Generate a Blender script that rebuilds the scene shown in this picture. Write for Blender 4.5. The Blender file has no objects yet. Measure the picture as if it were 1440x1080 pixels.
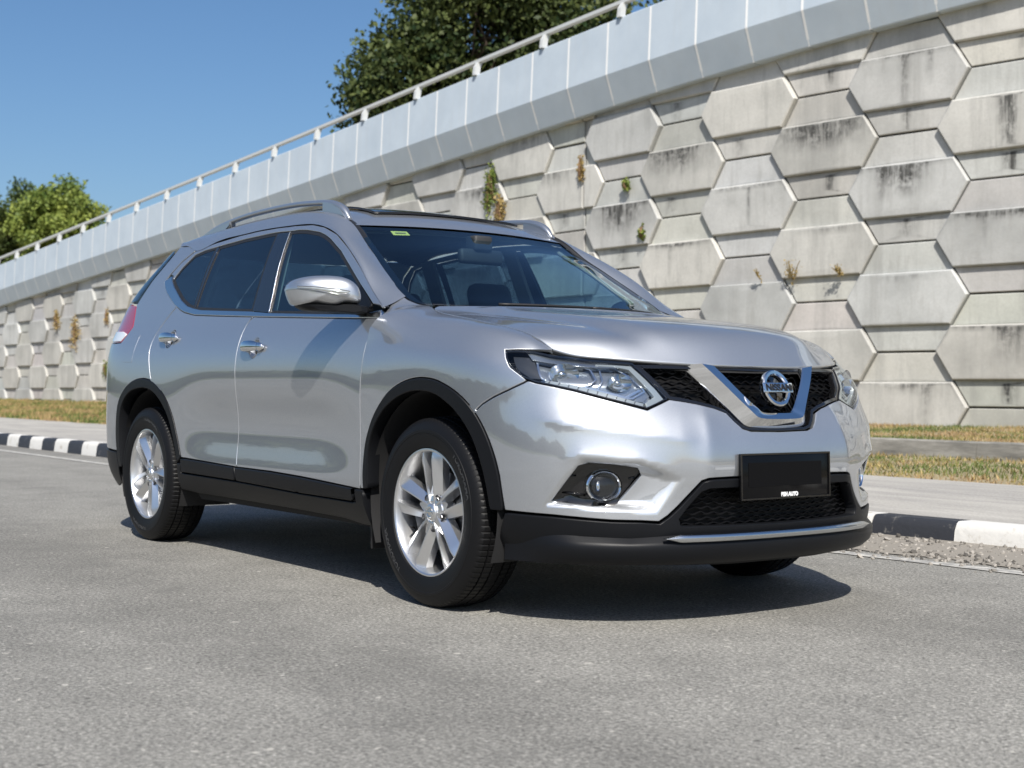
import bpy, bmesh, math, random
import numpy as np
from mathutils import Vector, Matrix, noise
from mathutils.geometry import delaunay_2d_cdt
R = math.radians
sc = bpy.context.scene
COL = sc.collection
random.seed(7); rng = np.random.default_rng(7)

# ------------------------------------------------------------------ camera
cam_d = bpy.data.cameras.new('camera'); cam = bpy.data.objects.new('camera', cam_d); COL.objects.link(cam); sc.camera = cam
_yaw, _pit, _rol = R(143.455), R(.3048), R(.4182)
_f = np.array([math.cos(_yaw)*math.cos(_pit), math.sin(_yaw)*math.cos(_pit), math.sin(_pit)])
_r = np.array([math.sin(_yaw), -math.cos(_yaw), 0.]); _u = np.cross(_r, _f)
_r2 = math.cos(_rol)*_r+math.sin(_rol)*_u; _u2 = -math.sin(_rol)*_r+math.cos(_rol)*_u
cam.matrix_world = Matrix(((_r2[0], _u2[0], -_f[0], 4.2385), (_r2[1], _u2[1], -_f[1], -3.6436), (_r2[2], _u2[2], -_f[2], .7973), (0, 0, 0, 1)))
cam_d.sensor_width = 36; cam_d.lens = 48.23; cam_d.clip_end = 3000; cam_d.clip_start = .05
cam_d.dof.use_dof = True; cam_d.dof.focus_distance = 5.6; cam_d.dof.aperture_fstop = 4.5

# ------------------------------------------------------------------ light
SUN = Vector((.80, -.50, 1.0)).normalized()
w = bpy.data.worlds.new('World'); sc.world = w; w.use_nodes = True
nt = w.node_tree; bg = nt.nodes['Background']; sky = nt.nodes.new('ShaderNodeTexSky'); sky.sky_type = 'NISHITA'
sky.sun_disc = False; sky.sun_elevation = math.asin(SUN.z); sky.sun_rotation = math.atan2(SUN.x, SUN.y)
sky.air_density = 1.0; sky.dust_density = 1.8; sky.ozone_density = 4.5
hs = nt.nodes.new('ShaderNodeHueSaturation'); hs.inputs['Saturation'].default_value = 1.13; nt.links.new(sky.outputs[0], hs.inputs['Color']); nt.links.new(hs.outputs[0], bg.inputs[0]); bg.inputs[1].default_value = .077
sd = bpy.data.lights.new('sun', 'SUN'); sd.energy = 4.2; sd.angle = R(.53); sd.color = (1, .955, .88)
so = bpy.data.objects.new('sun', sd); COL.objects.link(so); so.rotation_euler = (-SUN).to_track_quat('-Z', 'Y').to_euler()
sc.view_settings.view_transform = 'Standard'; sc.view_settings.look = 'None'; sc.view_settings.gamma = 1
sc.view_settings.exposure = .6
sc.cycles.max_bounces = 10; sc.cycles.transparent_max_bounces = 16; sc.cycles.glossy_bounces = 5
sc.cycles.caustics_reflective = False; sc.cycles.caustics_refractive = False
sc.cycles.use_denoising = True
sc.cycles.sample_clamp_indirect = 6

# ------------------------------------------------------------------ small helpers
def prop(o, label=None, cat=None, group=None, kind=None):
    for k, v in (('label', label), ('category', cat), ('group', group), ('kind', kind)):
        if v: o[k] = v
    return o
def empty(name, loc=(0, 0, 0), rz=0, parent=None, **k):
    o = bpy.data.objects.new(name, None); COL.objects.link(o); o.location = loc; o.rotation_euler = (0, 0, rz); o.parent = parent
    o.empty_display_size = .2
    return prop(o, **k)
def mobj(name, verts, faces, mats, parent=None, smooth=True, fm=None, normals=None, **k):
    me = bpy.data.meshes.new(name); me.from_pydata([tuple(map(float, v)) for v in verts], [], [tuple(map(int, f)) for f in faces])
    for m in (mats if isinstance(mats, (list, tuple)) else [mats]): me.materials.append(m)
    if fm is not None: me.polygons.foreach_set('material_index', list(fm))
    if smooth: me.polygons.foreach_set('use_smooth', [True]*len(me.polygons))
    me.update()
    if normals is not None: me.normals_split_custom_set_from_vertices([tuple(n) for n in normals])
    o = bpy.data.objects.new(name, me); COL.objects.link(o); o.parent = parent
    return prop(o, **k)
class MB:
    "collects shapes into one mesh"
    def __init__(s): s.v = []; s.f = []; s.m = []
    def add(s, v, f, m=0):
        n = len(s.v); s.v += [tuple(p) for p in v]; s.f += [tuple(i+n for i in q) for q in f]; s.m += [m]*len(f); return s
    def box(s, a, b, m=0, bev=0, M=None):
        (x0, y0, z0), (x1, y1, z1) = a, b
        if bev <= 0:
            v = [(x, y, z) for z in (z0, z1) for y in (y0, y1) for x in (x0, x1)]
            f = [(0, 2, 3, 1), (4, 5, 7, 6), (0, 1, 5, 4), (2, 6, 7, 3), (0, 4, 6, 2), (1, 3, 7, 5)]
        else:
            bm = bmesh.new(); bmesh.ops.create_cube(bm, size=1)
            for q in bm.verts: q.co = Vector(((x0+x1)/2+q.co.x*(x1-x0), (y0+y1)/2+q.co.y*(y1-y0), (z0+z1)/2+q.co.z*(z1-z0)))
            bmesh.ops.bevel(bm, geom=bm.edges[:], offset=bev, segments=2, affect='EDGES', profile=.5)
            bm.verts.index_update(); v = [q.co.copy() for q in bm.verts]; f = [[q.index for q in p.verts] for p in bm.faces]; bm.free()
        if M is not None: v = [M @ Vector(p) for p in v]
        return s.add(v, f, m)
    def tube(s, pts, r, n=10, m=0, cap=True, closed=False, flat=None):
        pts = [Vector(p) for p in pts]; k = len(pts); rr = r if isinstance(r, (list, tuple)) else [r]*k; v = []; f = []
        up = Vector((0, 0, 1)); prev = None
        for i, p in enumerate(pts):
            if closed: t = pts[(i+1) % k]-pts[i-1]
            else: t = pts[min(i+1, k-1)]-pts[max(i-1, 0)]
            t.normalize(); a = (up if prev is None else prev); a = a-t*a.dot(t)
            if a.length < 1e-4: a = Vector((1, 0, 0))-t*t.x
            a.normalize(); b = t.cross(a); prev = a
            fl = flat or (1, 1)
            for j in range(n):
                c = 2*math.pi*j/n; v.append(p+a*math.cos(c)*rr[i]*fl[0]+b*math.sin(c)*rr[i]*fl[1])
        for i in range(k if closed else k-1):
            for j in range(n):
                f.append((i*n+j, i*n+(j+1) % n, ((i+1) % k)*n+(j+1) % n, ((i+1) % k)*n+j))
        if cap and not closed: f += [tuple(range(n))[::-1], tuple(range((k-1)*n, k*n))]
        return s.add(v, f, m)
    def lathe(s, prof, M, n=48, m=0, closed=False):
        "prof: (radius, axial) pairs; axis = local z of M"
        v = []; f = []; k = len(prof)
        for j in range(n):
            c = 2*math.pi*j/n
            for r, a in prof: v.append(M @ Vector((r*math.cos(c), r*math.sin(c), a)))
        for j in range(n):
            j2 = (j+1) % n
            for i in range(k if closed else k-1): f.append((j*k+i, j2*k+i, j2*k+(i+1) % k, j*k+(i+1) % k))
        return s.add(v, f, m)
    def obj(s, name, mats, parent=None, smooth=True, **k):
        return mobj(name, s.v, s.f, mats, parent, smooth, s.m, **k)
def autosmooth(o, ang=35):
    me = o.data; bm = bmesh.new(); bm.from_mesh(me)
    bmesh.ops.remove_doubles(bm, verts=bm.verts, dist=1e-5); bmesh.ops.recalc_face_normals(bm, faces=bm.faces)
    a = R(ang)
    for e in bm.edges: e.smooth = not (len(e.link_faces) == 2 and e.calc_face_angle(0) > a)
    for p in bm.faces: p.smooth = True
    bm.to_mesh(me); bm.free(); return o

# ------------------------------------------------------------------ materials
def mat(name, base=(.5, .5, .5), rough=.5, metal=0, coat=0, coat_r=.03, spec=.5, emit=None, trans=0, alpha=1, sheen=0):
    m = bpy.data.materials.new(name); m.use_nodes = True; p = m.node_tree.nodes['Principled BSDF']
    p.inputs['Base Color'].default_value = (*base, 1); p.inputs['Roughness'].default_value = rough; p.inputs['Metallic'].default_value = metal
    p.inputs['Coat Weight'].default_value = coat; p.inputs['Coat Roughness'].default_value = coat_r; p.inputs['Specular IOR Level'].default_value = spec
    p.inputs['Transmission Weight'].default_value = trans; p.inputs['Alpha'].default_value = alpha
    return m
class NT:
    def __init__(s, m): s.t = m.node_tree; s.p = s.t.nodes.get('Principled BSDF'); s.o = s.t.nodes.get('Material Output')
    def n(s, kind, **k):
        x = s.t.nodes.new('ShaderNode'+kind)
        for a, b in k.items(): setattr(x, a, b)
        return x
    def l(s, a, b): s.t.links.new(a, b)
    def coord(s, out='Object'): return s.n('TexCoord').outputs[out]
    def noise(s, scale, detail=4, rough=.55, vec=None, out='Fac', dist=0):
        x = s.n('TexNoise'); x.inputs['Scale'].default_value = scale; x.inputs['Detail'].default_value = detail; x.inputs['Roughness'].default_value = rough
        x.inputs['Distortion'].default_value = dist
        s.l(vec if vec is not None else s.coord(), x.inputs['Vector']); return x.outputs[out]
    def map(s, vec, scale=(1, 1, 1), loc=(0, 0, 0)):
        x = s.n('Mapping'); x.inputs['Scale'].default_value = scale; x.inputs['Location'].default_value = loc; s.l(vec, x.inputs['Vector']); return x.outputs[0]
    def ramp(s, fac, stops):
        x = s.n('ValToRGB'); e = x.color_ramp.elements
        while len(e) < len(stops): e.new(.5)
        for i, (a, c) in enumerate(stops):
            e[i].position = a; e[i].color = (*c, 1) if isinstance(c, tuple) else (c, c, c, 1)
        s.l(fac, x.inputs[0]); return x.outputs[0]
    def mix(s, fac, a, b, mode='MIX'):
        x = s.n('Mix', data_type='RGBA', blend_type=mode)
        for v, i in ((fac, 0), (a, 6), (b, 7)):
            if isinstance(v, (int, float)): x.inputs[i].default_value = v if i == 0 else (v, v, v, 1)
            elif isinstance(v, tuple): x.inputs[i].default_value = (*v, 1)
            else: s.l(v, x.inputs[i])
        return x.outputs[2]
    def math(s, op, a, b=0., clamp=False):
        x = s.n('Math', operation=op, use_clamp=clamp)
        for v, i in ((a, 0), (b, 1)):
            if isinstance(v, (int, float)): x.inputs[i].default_value = v
            else: s.l(v, x.inputs[i])
        return x.outputs[0]
    def bump(s, h, strength=.3, dist=.01, nrm=None):
        x = s.n('Bump'); x.inputs['Strength'].default_value = strength; x.inputs['Distance'].default_value = dist; s.l(h, x.inputs['Height'])
        if nrm is not None: s.l(nrm, x.inputs['Normal'])
        return x.outputs[0]
def col(N, c): N.l(c, N.p.inputs['Base Color'])

# silver paint: metal flake under clear coat
PAINT = mat('silver_paint', (.46, .475, .50), .49, .86, 1.0, .01)
PAINT.node_tree.nodes['Principled BSDF'].inputs['Coat IOR'].default_value = 1.75
N = NT(PAINT); fl = N.noise(900, 2, .5); N.l(N.ramp(fl, [(.30, (.44, .455, .475)), (.72, (.62, .635, .655))]), N.p.inputs['Base Color'])
N.l(N.bump(fl, .03, .001), N.p.inputs['Normal'])
_od = N.noise(7, 2, .5); N.l(N.bump(_od, .02, .004), N.p.inputs['Coat Normal'])
_t = PAINT.node_tree; _g = _t.nodes.new('ShaderNodeBsdfGlossy'); _g.inputs['Color'].default_value = (.60, .62, .65, 1); _g.inputs['Roughness'].default_value = .04; _mx = _t.nodes.new('ShaderNodeMixShader'); _mx.inputs[0].default_value = .30
_t.links.new(N.p.outputs[0], _mx.inputs[1]); _t.links.new(_g.outputs[0], _mx.inputs[2]); _t.links.new(_mx.outputs[0], N.o.inputs[0])
CHROME = mat('chrome', (.82, .83, .84), .05, 1)
SATIN = mat('satin_trim', (.62, .64, .66), .2, 1)
BLACKP = mat('black_grained_plastic', (.006, .0065, .008), .42, 0, spec=.20); N = NT(BLACKP); N.l(N.bump(N.noise(700, 2), .25, .0008), N.p.inputs['Normal'])
BLACKG = mat('gloss_black_trim', (.008, .008, .009), .12, 0, .6)
RUBBER = mat('black_rubber_seal', (.012, .012, .013), .55)
DARK = mat('dark_underbody', (.008, .008, .008), .9)
def glassmat(name, tint, refl_rough=.0, ior=1.5, fbase=.0):
    m = bpy.data.materials.new(name); m.use_nodes = True; t = m.node_tree; t.nodes.clear(); o = t.nodes.new('ShaderNodeOutputMaterial')
    tr = t.nodes.new('ShaderNodeBsdfTransparent'); tr.inputs[0].default_value = (*tint, 1); g = t.nodes.new('ShaderNodeBsdfGlossy'); g.inputs['Roughness'].default_value = refl_rough
    g.inputs[0].default_value = (.95, .98, 1, 1)
    fr = t.nodes.new('ShaderNodeFresnel'); ge = t.nodes.new('ShaderNodeNewGeometry'); mm = t.nodes.new('ShaderNodeMath'); mm.operation = 'MULTIPLY_ADD'; mm.inputs[1].default_value = -2; mm.inputs[2].default_value = 1; t.links.new(ge.outputs['Backfacing'], mm.inputs[0]); pw = t.nodes.new('ShaderNodeMath'); pw.operation = 'POWER'; pw.inputs[0].default_value = ior; t.links.new(mm.outputs[0], pw.inputs[1]); t.links.new(pw.outputs[0], fr.inputs[0]); mx = t.nodes.new('ShaderNodeMixShader')
    if fbase:
        ad = t.nodes.new('ShaderNodeMath'); ad.operation = 'ADD'; ad.use_clamp = True; ad.inputs[1].default_value = fbase; t.links.new(fr.outputs[0], ad.inputs[0]); fo = ad.outputs[0]
    else: fo = fr.outputs[0]
    t.links.new(fo, mx.inputs[0]); t.links.new(tr.outputs[0], mx.inputs[1]); t.links.new(g.outputs[0], mx.inputs[2]); t.links.new(mx.outputs[0], o.inputs[0]); return m
WSGLASS = glassmat('windshield_glass', (.58, .74, .80), ior=1.55, fbase=.03)
TINT = glassmat('privacy_glass', (.08, .13, .18), ior=1.55, fbase=.03)
FTINT = glassmat('front_door_glass', (.34, .50, .58), ior=1.55, fbase=.03)
LENS = glassmat('lamp_lens', (.93, .96, .98), ior=1.45)
# ---------------------------------------------------------------- body surfaces of the car
# car frame: x forward (0 at the front axle), y to the car's left, z up, metres
def spl(xs, ys):
    x = np.array(xs, float); y = np.array(ys, float); n = len(x); h = np.diff(x)
    A = np.zeros((n, n)); b = np.zeros(n); A[0, 0] = A[-1, -1] = 1
    for i in range(1, n-1):
        A[i, i-1] = h[i-1]; A[i, i] = 2*(h[i-1]+h[i]); A[i, i+1] = h[i]
        b[i] = 3*((y[i+1]-y[i])/h[i]-(y[i]-y[i-1])/h[i-1])
    c = np.linalg.solve(A, b)
    def f(t):
        t = np.asarray(t, float); i = np.clip(np.searchsorted(x, t)-1, 0, n-2); d = t-x[i]
        lo = t < x[0]; hi = t > x[-1]
        bb = (y[i+1]-y[i])/h[i]-h[i]*(2*c[i]+c[i+1])/3; dd = (c[i+1]-c[i])/(3*h[i])
        r = y[i]+bb*d+c[i]*d*d+dd*d**3
        s0 = (y[1]-y[0])/h[0]-h[0]*(2*c[0]+c[1])/3
        s1 = (y[-1]-y[-2])/h[-1]+h[-1]*(c[-2])/3
        return np.where(lo, y[0]+s0*(t-x[0]), np.where(hi, y[-1]+s1*(t-x[-1]), r))
    return f
def sst(a, b, x):
    t = np.clip((x-a)/(b-a), 0, 1); return t*t*(3-2*t)
def sell(c, s, A, B, n):
    return (np.abs(c/A)**n+np.abs(s/B)**n)**(-1/n)

DOORP = spl([.18, .27, .33, .38, .44, .50, .56, .63, .70, .77, .84, .91, .98, 1.05, 1.12, 1.3, 1.5, 1.6],
            [.77, .830, .868, .890, .897, .892, .886, .885, .891, .901, .908, .907, .896, .872, .840, .775, .692, .64])
ARCHP = spl([.18, .27, .33, .38, .44, .50, .56, .63, .70, .77, .84, .91, .98, 1.05, 1.12, 1.3, 1.5, 1.6],
            [.80, .86, .888, .900, .905, .907, .909, .911, .913, .914, .912, .906, .894, .871, .840, .775, .692, .64])
def D(x, z):
    w = np.clip(np.exp(-(np.abs(x)/.62)**4)+np.exp(-(np.abs(x+2.705)/.62)**4)+sst(0, .2, x)+sst(-2.705, -2.9, x), 0, 1)
    return DOORP(z)*(1-w)+ARCHP(z)*w

# --- doors, sills, quarter panels and rear: domain (u, z), u = -x along the side, wraps round the tail
RA = spl([.2, .3, .4, .6, .8, .95, 1.1, 1.2, 1.3, 1.4, 1.5, 1.58, 1.7], [.90, .95, .985, 1.0, .955, .93, .915, .885, .81, .66, .47, .33, .12])
RN = spl([.2, .9, 1.1, 1.3, 1.6], [4.0, 4.6, 5.2, 5.2, 5.0])
def S2(u, z):
    u, z = np.broadcast_arrays(np.asarray(u, float), np.asarray(z, float))
    x = -u; d = D(np.maximum(x, -2.7), z)
    th = np.radians(90*(1-(u-2.7)/1.3))
    c = np.cos(th); s = np.sin(th); r = sell(np.maximum(c, 1e-6), np.maximum(s, 0), RA(z), D(np.full_like(z, -2.7), z), RN(z))
    rear = u > 2.7
    X = np.where(rear, -2.7-r*c, x); Y = np.where(rear, r*s, d)
    return np.stack([X, -Y, z], -1)

# --- fenders, bumper, lamps: domain (u, v); u = -x on the side, wraps round the nose (centre at u = -1.2)
ZK = [.205, .27, .34, .44, .54, .66, .77]
AK = [.73, .762, .780, .776, .786, .765, .705]
NK = [2.5, 2.6, 2.6, 2.6, 2.6, 2.6, 2.6]
_us = [.60, .40, .20, -.05, -.15, -.50, -.85, -1.2]
def _su(vals): return spl(_us[::-1], vals[::-1])
HH = [_su([.29, .34, .39, .44, .45, .42, .34, .33]), _su([.52, .60, .67, .70, .71, .68, .58, .57]), _su([.79, .88, .91, .93, .93, .90, .80, .79])]
GG = [_su([0, 0, 0, 0, .01, .10, .22, .25]), _su([.06, .07, .12, .17, .19, .36, .47, .50]), _su([.20, .24, .42, .52, .54, .66, .74, .75])]
# top line: hood shut line / lamp top / hood leading edge, as (x, y, z)
TOPP = [(-.827, .633, 1.388), (-.667, .665, 1.293), (-.597, .678, 1.252), (-.517, .691, 1.205), (-.450, .686, 1.165), (-.41, .662, 1.147), (-.34, .652, 1.136), (-.28, .672, 1.124), (-.19, .715, 1.102), (-.08, .735, 1.085), (.054, .742, 1.066),
        (.17, .745, 1.048), (.281, .744, 1.029), (.395, .735, 1.003), (.455, .729, .981), (.512, .712, .945), (.565, .68, .925), (.65, .602, .913), (.71, .50, .905), (.77, .35, .898), (.805, .2, .894), (.815, 0, .893)]
def xy2u(x, y):
    th = np.degrees(np.arctan2(y, x-.15)); return np.where(np.asarray(x) <= .15, -np.asarray(x, float), -.15-(90-th)/90*1.05)
_tu = [float(xy2u(p[0], p[1])) for p in TOPP]; _tr = [p[1] if p[0] <= .15 else float(np.hypot(p[0]-.15, p[1])) for p in TOPP]
TR = spl(_tu[::-1], _tr[::-1]); TZ = spl(_tu[::-1], [p[2] for p in TOPP][::-1])
def seg_ridge(u, z, pts, w):
    "distance to a polyline in the domain"
    best = np.full(np.shape(u), 9.)
    for (a, b), (c, d) in zip(pts[:-1], pts[1:]):
        L = (c-a)**2+(d-b)**2; t = np.clip(((u-a)*(c-a)+(z-b)*(d-b))/L, 0, 1)
        best = np.minimum(best, np.hypot(u-a-t*(c-a), z-b-t*(d-b)))
    return best
def inpoly(u, z, poly):
    r = np.zeros(np.shape(u), bool); n = len(poly)
    for i in range(n):
        x1, y1 = poly[i]; x2, y2 = poly[(i+1) % n]
        if y1 == y2: continue
        c = ((y1 > z) != (y2 > z)) & (u < (x2-x1)*(z-y1)/(y2-y1)+x1); r ^= c
    return r
FOGREC = [(-.485, .412), (-.545, .52), (-.582, .577), (-.72, .567), (-.855, .512), (-.77, .390)]
def feat(u, z):
    "pressed shapes of the front bumper, as an outward offset in metres"
    inside = inpoly(u, z, FOGREC); dist = seg_ridge(u, z, FOGREC+[FOGREC[0]], 0)
    f = np.where(inside, -.034*sst(0, .036, dist), 0)*(1-.96*sst(.71, .85, -u-.35*(z-.48)))
    # shoulder running back from the grille corner, with a soft fold below the lamps
    f = f+.015*np.exp(1-np.sqrt(1+((u+.915)/.016)**2)*.32)/1.97*sst(.36, .46, z)*(1-sst(.70, .80, z))
    up = -u; sm = lambda t, w, k: np.exp((k-np.sqrt(k*k+t*t))/w)
    zc = np.interp(up, [.42, .478, .596, .725, .86], [.716, .707, .681, .6585, .640]); A = sst(.43, .54, up)*(1-sst(.83, .905, up)); t = z-zc
    f = f+A*.0085*np.where(t > 0, np.clip(1-(np.sqrt(t*t+.007**2)-.007)/.115, 0, 1), sm(t, .026, .007))
    zb = np.interp(up, [.53, .582, .72, .86], [.565, .586, .577, .530]); A2 = sst(.52, .59, up)*(1-sst(.70, .86, up)); f = f+A2*.006*sm(z-zb, .022, .005)
    return f
def S1(u, v):
    u, v = np.broadcast_arrays(np.asarray(u, float), np.asarray(v, float)); shp = u.shape; u = u.ravel(); v = v.ravel()
    sg = np.where(u < -1.2, 1., -1.); u = np.where(u < -1.2, -2.4-u, u)
    front = u < -.15; th = np.radians(90*(1+(u+.15)/1.05)); c = np.where(front, np.cos(th), 0.); s = np.where(front, np.sin(th), 1.)
    zs = []; rs = []; x = np.where(front, .15, -u)
    for k in range(7):
        Bk = D(x, np.full_like(u, ZK[k])); zs.append(np.full_like(u, ZK[k]))
        rs.append(np.where(front, sell(np.maximum(c, 1e-6), s, AK[k], Bk, NK[k]), Bk))
    r9 = TR(u); z9 = TZ(u)
    for k in range(3):
        zs.append(zs[6]+(z9-zs[6])*HH[k](u)); rs.append(rs[6]+(r9-rs[6])*GG[k](u))
    zs.append(z9); rs.append(r9)
    Z = np.stack(zs); Rr = np.stack(rs); n = 11; t = np.clip(v, 0, 1)*(n-1); i = np.minimum(t.astype(int), n-2); f = t-i
    # C2 natural spline in k
    M = np.zeros((n, n)); M[0, 0] = M[-1, -1] = 1
    for k in range(1, n-1): M[k, k-1] = 1; M[k, k] = 4; M[k, k+1] = 1
    Mi = np.linalg.inv(M)
    def ev(Q):
        rhs = np.zeros_like(Q); rhs[1:-1] = 3*(Q[2:]-2*Q[1:-1]+Q[:-2]); C = Mi@rhs
        j = np.arange(Q.shape[1]); a = Q[i, j]; a1 = Q[i+1, j]; ci = C[i, j]; c1 = C[i+1, j]
        return a+((a1-a)-(2*ci+c1)/3)*f+ci*f*f+(c1-ci)/3*f**3
    z = ev(Z); r = ev(Rr); r = r+feat(u, z)*front
    X = np.where(front, .15+r*c, -u); Y = np.where(front, r*s, r)
    return np.stack([X, sg*Y, z], -1).reshape(shp+(3,))
def S1v(u, z):
    "v for a given height"
    u = np.asarray(u, float); lo = np.zeros_like(u); hi = np.ones_like(u)
    for _ in range(26):
        m = (lo+hi)/2; g = S1(u, m)[..., 2] < z; lo = np.where(g, m, lo); hi = np.where(g, hi, m)
    return (lo+hi)/2
def S1z(u, z): return S1(u, S1v(u, z))

# ------------------------------------------------------------------ panels cut out of the body surfaces
UC = -1.2
def mirror_u(poly): return [(2*UC-u, z) for u, z in poly]
def symm(poly):
    "closed outline across the nose from its near half (open list that starts and ends at the centre line)"
    return list(poly)+[p for p in mirror_u(poly)[::-1] if abs(p[0]-UC) > 1e-6]
def densify(poly, step):
    out = []
    for (a, b), (c, d) in zip(poly, poly[1:]+poly[:1]):
        n = max(1, int(math.ceil(math.hypot(c-a, d-b)/step)))
        out += [(a+(c-a)*i/n, b+(d-b)*i/n) for i in range(n)]
    return out
def smooth_poly(poly, hard=(), it=1):
    "Chaikin corner cutting that keeps hard corners"
    hardset = {(round(poly[i][0], 5), round(poly[i][1], 5)) for i in hard}
    for _ in range(it):
        out = []
        for i, p in enumerate(poly):
            a = poly[i-1]; c = poly[(i+1) % len(poly)]
            if (round(p[0], 5), round(p[1], 5)) in hardset: out.append(p)
            else: out += [(p[0]*.75+a[0]*.25, p[1]*.75+a[1]*.25), (p[0]*.75+c[0]*.25, p[1]*.75+c[1]*.25)]
        poly = out
    return poly
def area(p): return sum(a[0]*b[1]-b[0]*a[1] for a, b in zip(p, p[1:]+p[:1]))/2
def offset_poly(P, d, skip=None):
    "move every point of a counter-clockwise outline outward by d"
    P = np.array(P); e = np.roll(P, -1, 0)-P; L = np.maximum(np.linalg.norm(e, axis=1), 1e-9)[:, None]; nn = np.stack([e[:, 1], -e[:, 0]], 1)/L
    m = nn+np.roll(nn, 1, 0); l2 = np.maximum((m*m).sum(1), .35)[:, None]; m = m*2/l2
    return P+m*d
def panel(name, kind, poly, m, parent, side=-1, step=.022, holes=(), off=0., gap=.0025, hem=.0028, thick=.012, **kw):
    """one sheet-metal or glass piece: an outline on a body surface (kind S1/S2), rolled at its edge"""
    if kind == 'S1':
        def prep(poly):
            P = np.array(densify(poly, step)); v = S1v(P[:, 0], np.minimum(P[:, 1], TZ(np.where(P[:, 0] < UC, 2*UC-P[:, 0], P[:, 0]))-.0004)); return [(a, b*1.1) for a, b in zip(P[:, 0], v)]
        surf = lambda Q: S1(Q[:, 0], np.clip(Q[:, 1]/1.1, 0, 1))
    else:
        def prep(poly): return densify(poly, step)
        surf = lambda Q: S2(Q[:, 0], Q[:, 1])
    def pos(Q, o):
        P = surf(Q); h = 1e-3; a = surf(Q+[h, 0])-surf(Q-[h, 0]); b = surf(Q+[0, h])-surf(Q-[0, h]); n = np.cross(b, a)
        ln = np.linalg.norm(n, axis=1)[:, None]; n = n/np.maximum(ln, 1e-12)
        ref = np.stack([P[:, 0]+1.4, P[:, 1], P[:, 2]-.6], 1); s = np.sign((n*ref).sum(1))[:, None]; s[s == 0] = 1
        n = n*s; o = np.asarray(o); return P+n*(o[:, None] if o.ndim else o), n
    loops = []
    for i, lp in enumerate([poly]+list(holes)):
        q = prep(lp); q = q if area(q) > 0 else q[::-1]; sgn = -1 if i == 0 else 1
        loops.append(offset_poly(q, sgn*(gap+hem)))
    outer = [tuple(p) for p in loops[0]]; hl = [[tuple(p) for p in l] for l in loops[1:]]
    A = np.array(outer); mn = A.min(0); mx = A.max(0); stp = step if kind == 'S2' else step*1.0
    gx, gy = np.meshgrid(np.arange(mn[0]+stp*.5, mx[0], stp), np.arange(mn[1]+stp*.5, mx[1], stp)); gx = gx.copy(); gx[::2] += stp*.5; gx = gx.ravel(); gy = gy.ravel()
    ins = inpoly(gx, gy, outer)
    for h_ in hl: ins &= ~inpoly(gx, gy, h_)
    for l in [outer]+hl: ins &= seg_ridge(gx, gy, l+[l[0]], 0) > stp*.45
    pts = [Vector(p) for p in outer]; edges = [(i, (i+1) % len(outer)) for i in range(len(outer))]
    for l in hl:
        n0 = len(pts); pts += [Vector(p) for p in l]; edges += [(n0+i, n0+(i+1) % len(l)) for i in range(len(l))]
    pts += [Vector((a, b)) for a, b in zip(gx[ins], gy[ins])]
    vo, eo, fo, ov, oe, of = delaunay_2d_cdt(pts, edges, [], 0, 1e-7)
    V2 = np.array([(p.x, p.y) for p in vo]); F = np.array([tuple(f) for f in fo])
    cen = V2[F].mean(1); k = inpoly(cen[:, 0], cen[:, 1], outer)
    for h_ in hl: k &= ~inpoly(cen[:, 0], cen[:, 1], h_)
    F = F[k]; P, Nn = pos(V2, off); used = np.zeros(len(V2), bool); used[F.ravel()] = True
    verts = list(P); norms = list(Nn); faces = [tuple(f) for f in F]
    ec = {}
    for f in faces:
        for a, b in ((f[0], f[1]), (f[1], f[2]), (f[2], f[0])): ec[(a, b)] = 1
    bnd = [(a, b) for (a, b) in ec if (b, a) not in ec]; nxt = dict(bnd); bv = [a for a, b in bnd]; idx = {a: i for i, a in enumerate(bv)}
    prv = {b: a for a, b in bnd}
    if thick > 0 and bv:
        Q = V2[bv]; Qn = V2[[nxt[a] for a in bv]]; Qp = V2[[prv.get(a, a) for a in bv]]
        t = Qn-Qp; t /= np.maximum(np.linalg.norm(t, axis=1), 1e-9)[:, None]; o2 = np.stack([t[:, 1], -t[:, 0]], 1)
        r1, n1 = pos(Q+o2*hem*.7, off-hem*.3); r2, n2 = pos(Q+o2*hem, off-hem); r3, n3 = pos(Q+o2*hem, off-thick)
        e1, _ = pos(Q+o2*.004, off); e0, n0_ = pos(Q, off); od = e1-e0; od /= np.maximum(np.linalg.norm(od, axis=1), 1e-9)[:, None]
        base = len(verts); verts += list(r1)+list(r2)+list(r3)
        norms += list((n1+od*.9)/1.35)+list(od*.97+n1*.2)+list(od)
        nb = len(bv)
        for i, a in enumerate(bv):
            j = idx.get(nxt[a])
            if j is None: continue
            b = nxt[a]
            faces += [(b, a, base+i, base+j)] if False else [(a, base+i, base+j, b), (base+i, base+nb+i, base+nb+j, base+j), (base+nb+i, base+2*nb+i, base+2*nb+j, base+nb+j)]
    V = np.array(verts); NN = np.array(norms); NN /= np.maximum(np.linalg.norm(NN, axis=1), 1e-9)[:, None]
    # orientation: flip so that faces look outward
    FF = np.array(F); g = np.cross(V[FF[:, 1]]-V[FF[:, 0]], V[FF[:, 2]]-V[FF[:, 0]]); flip = (g*NN[FF[:, 0]]).sum() < 0
    if side > 0: V = V*[1, -1, 1]; NN = NN*[1, -1, 1]; flip = not flip
    if flip: faces = [tuple(f)[::-1] for f in faces]
    return mobj(name, V, faces, m, parent, True, None, NN, **kw)
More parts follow.
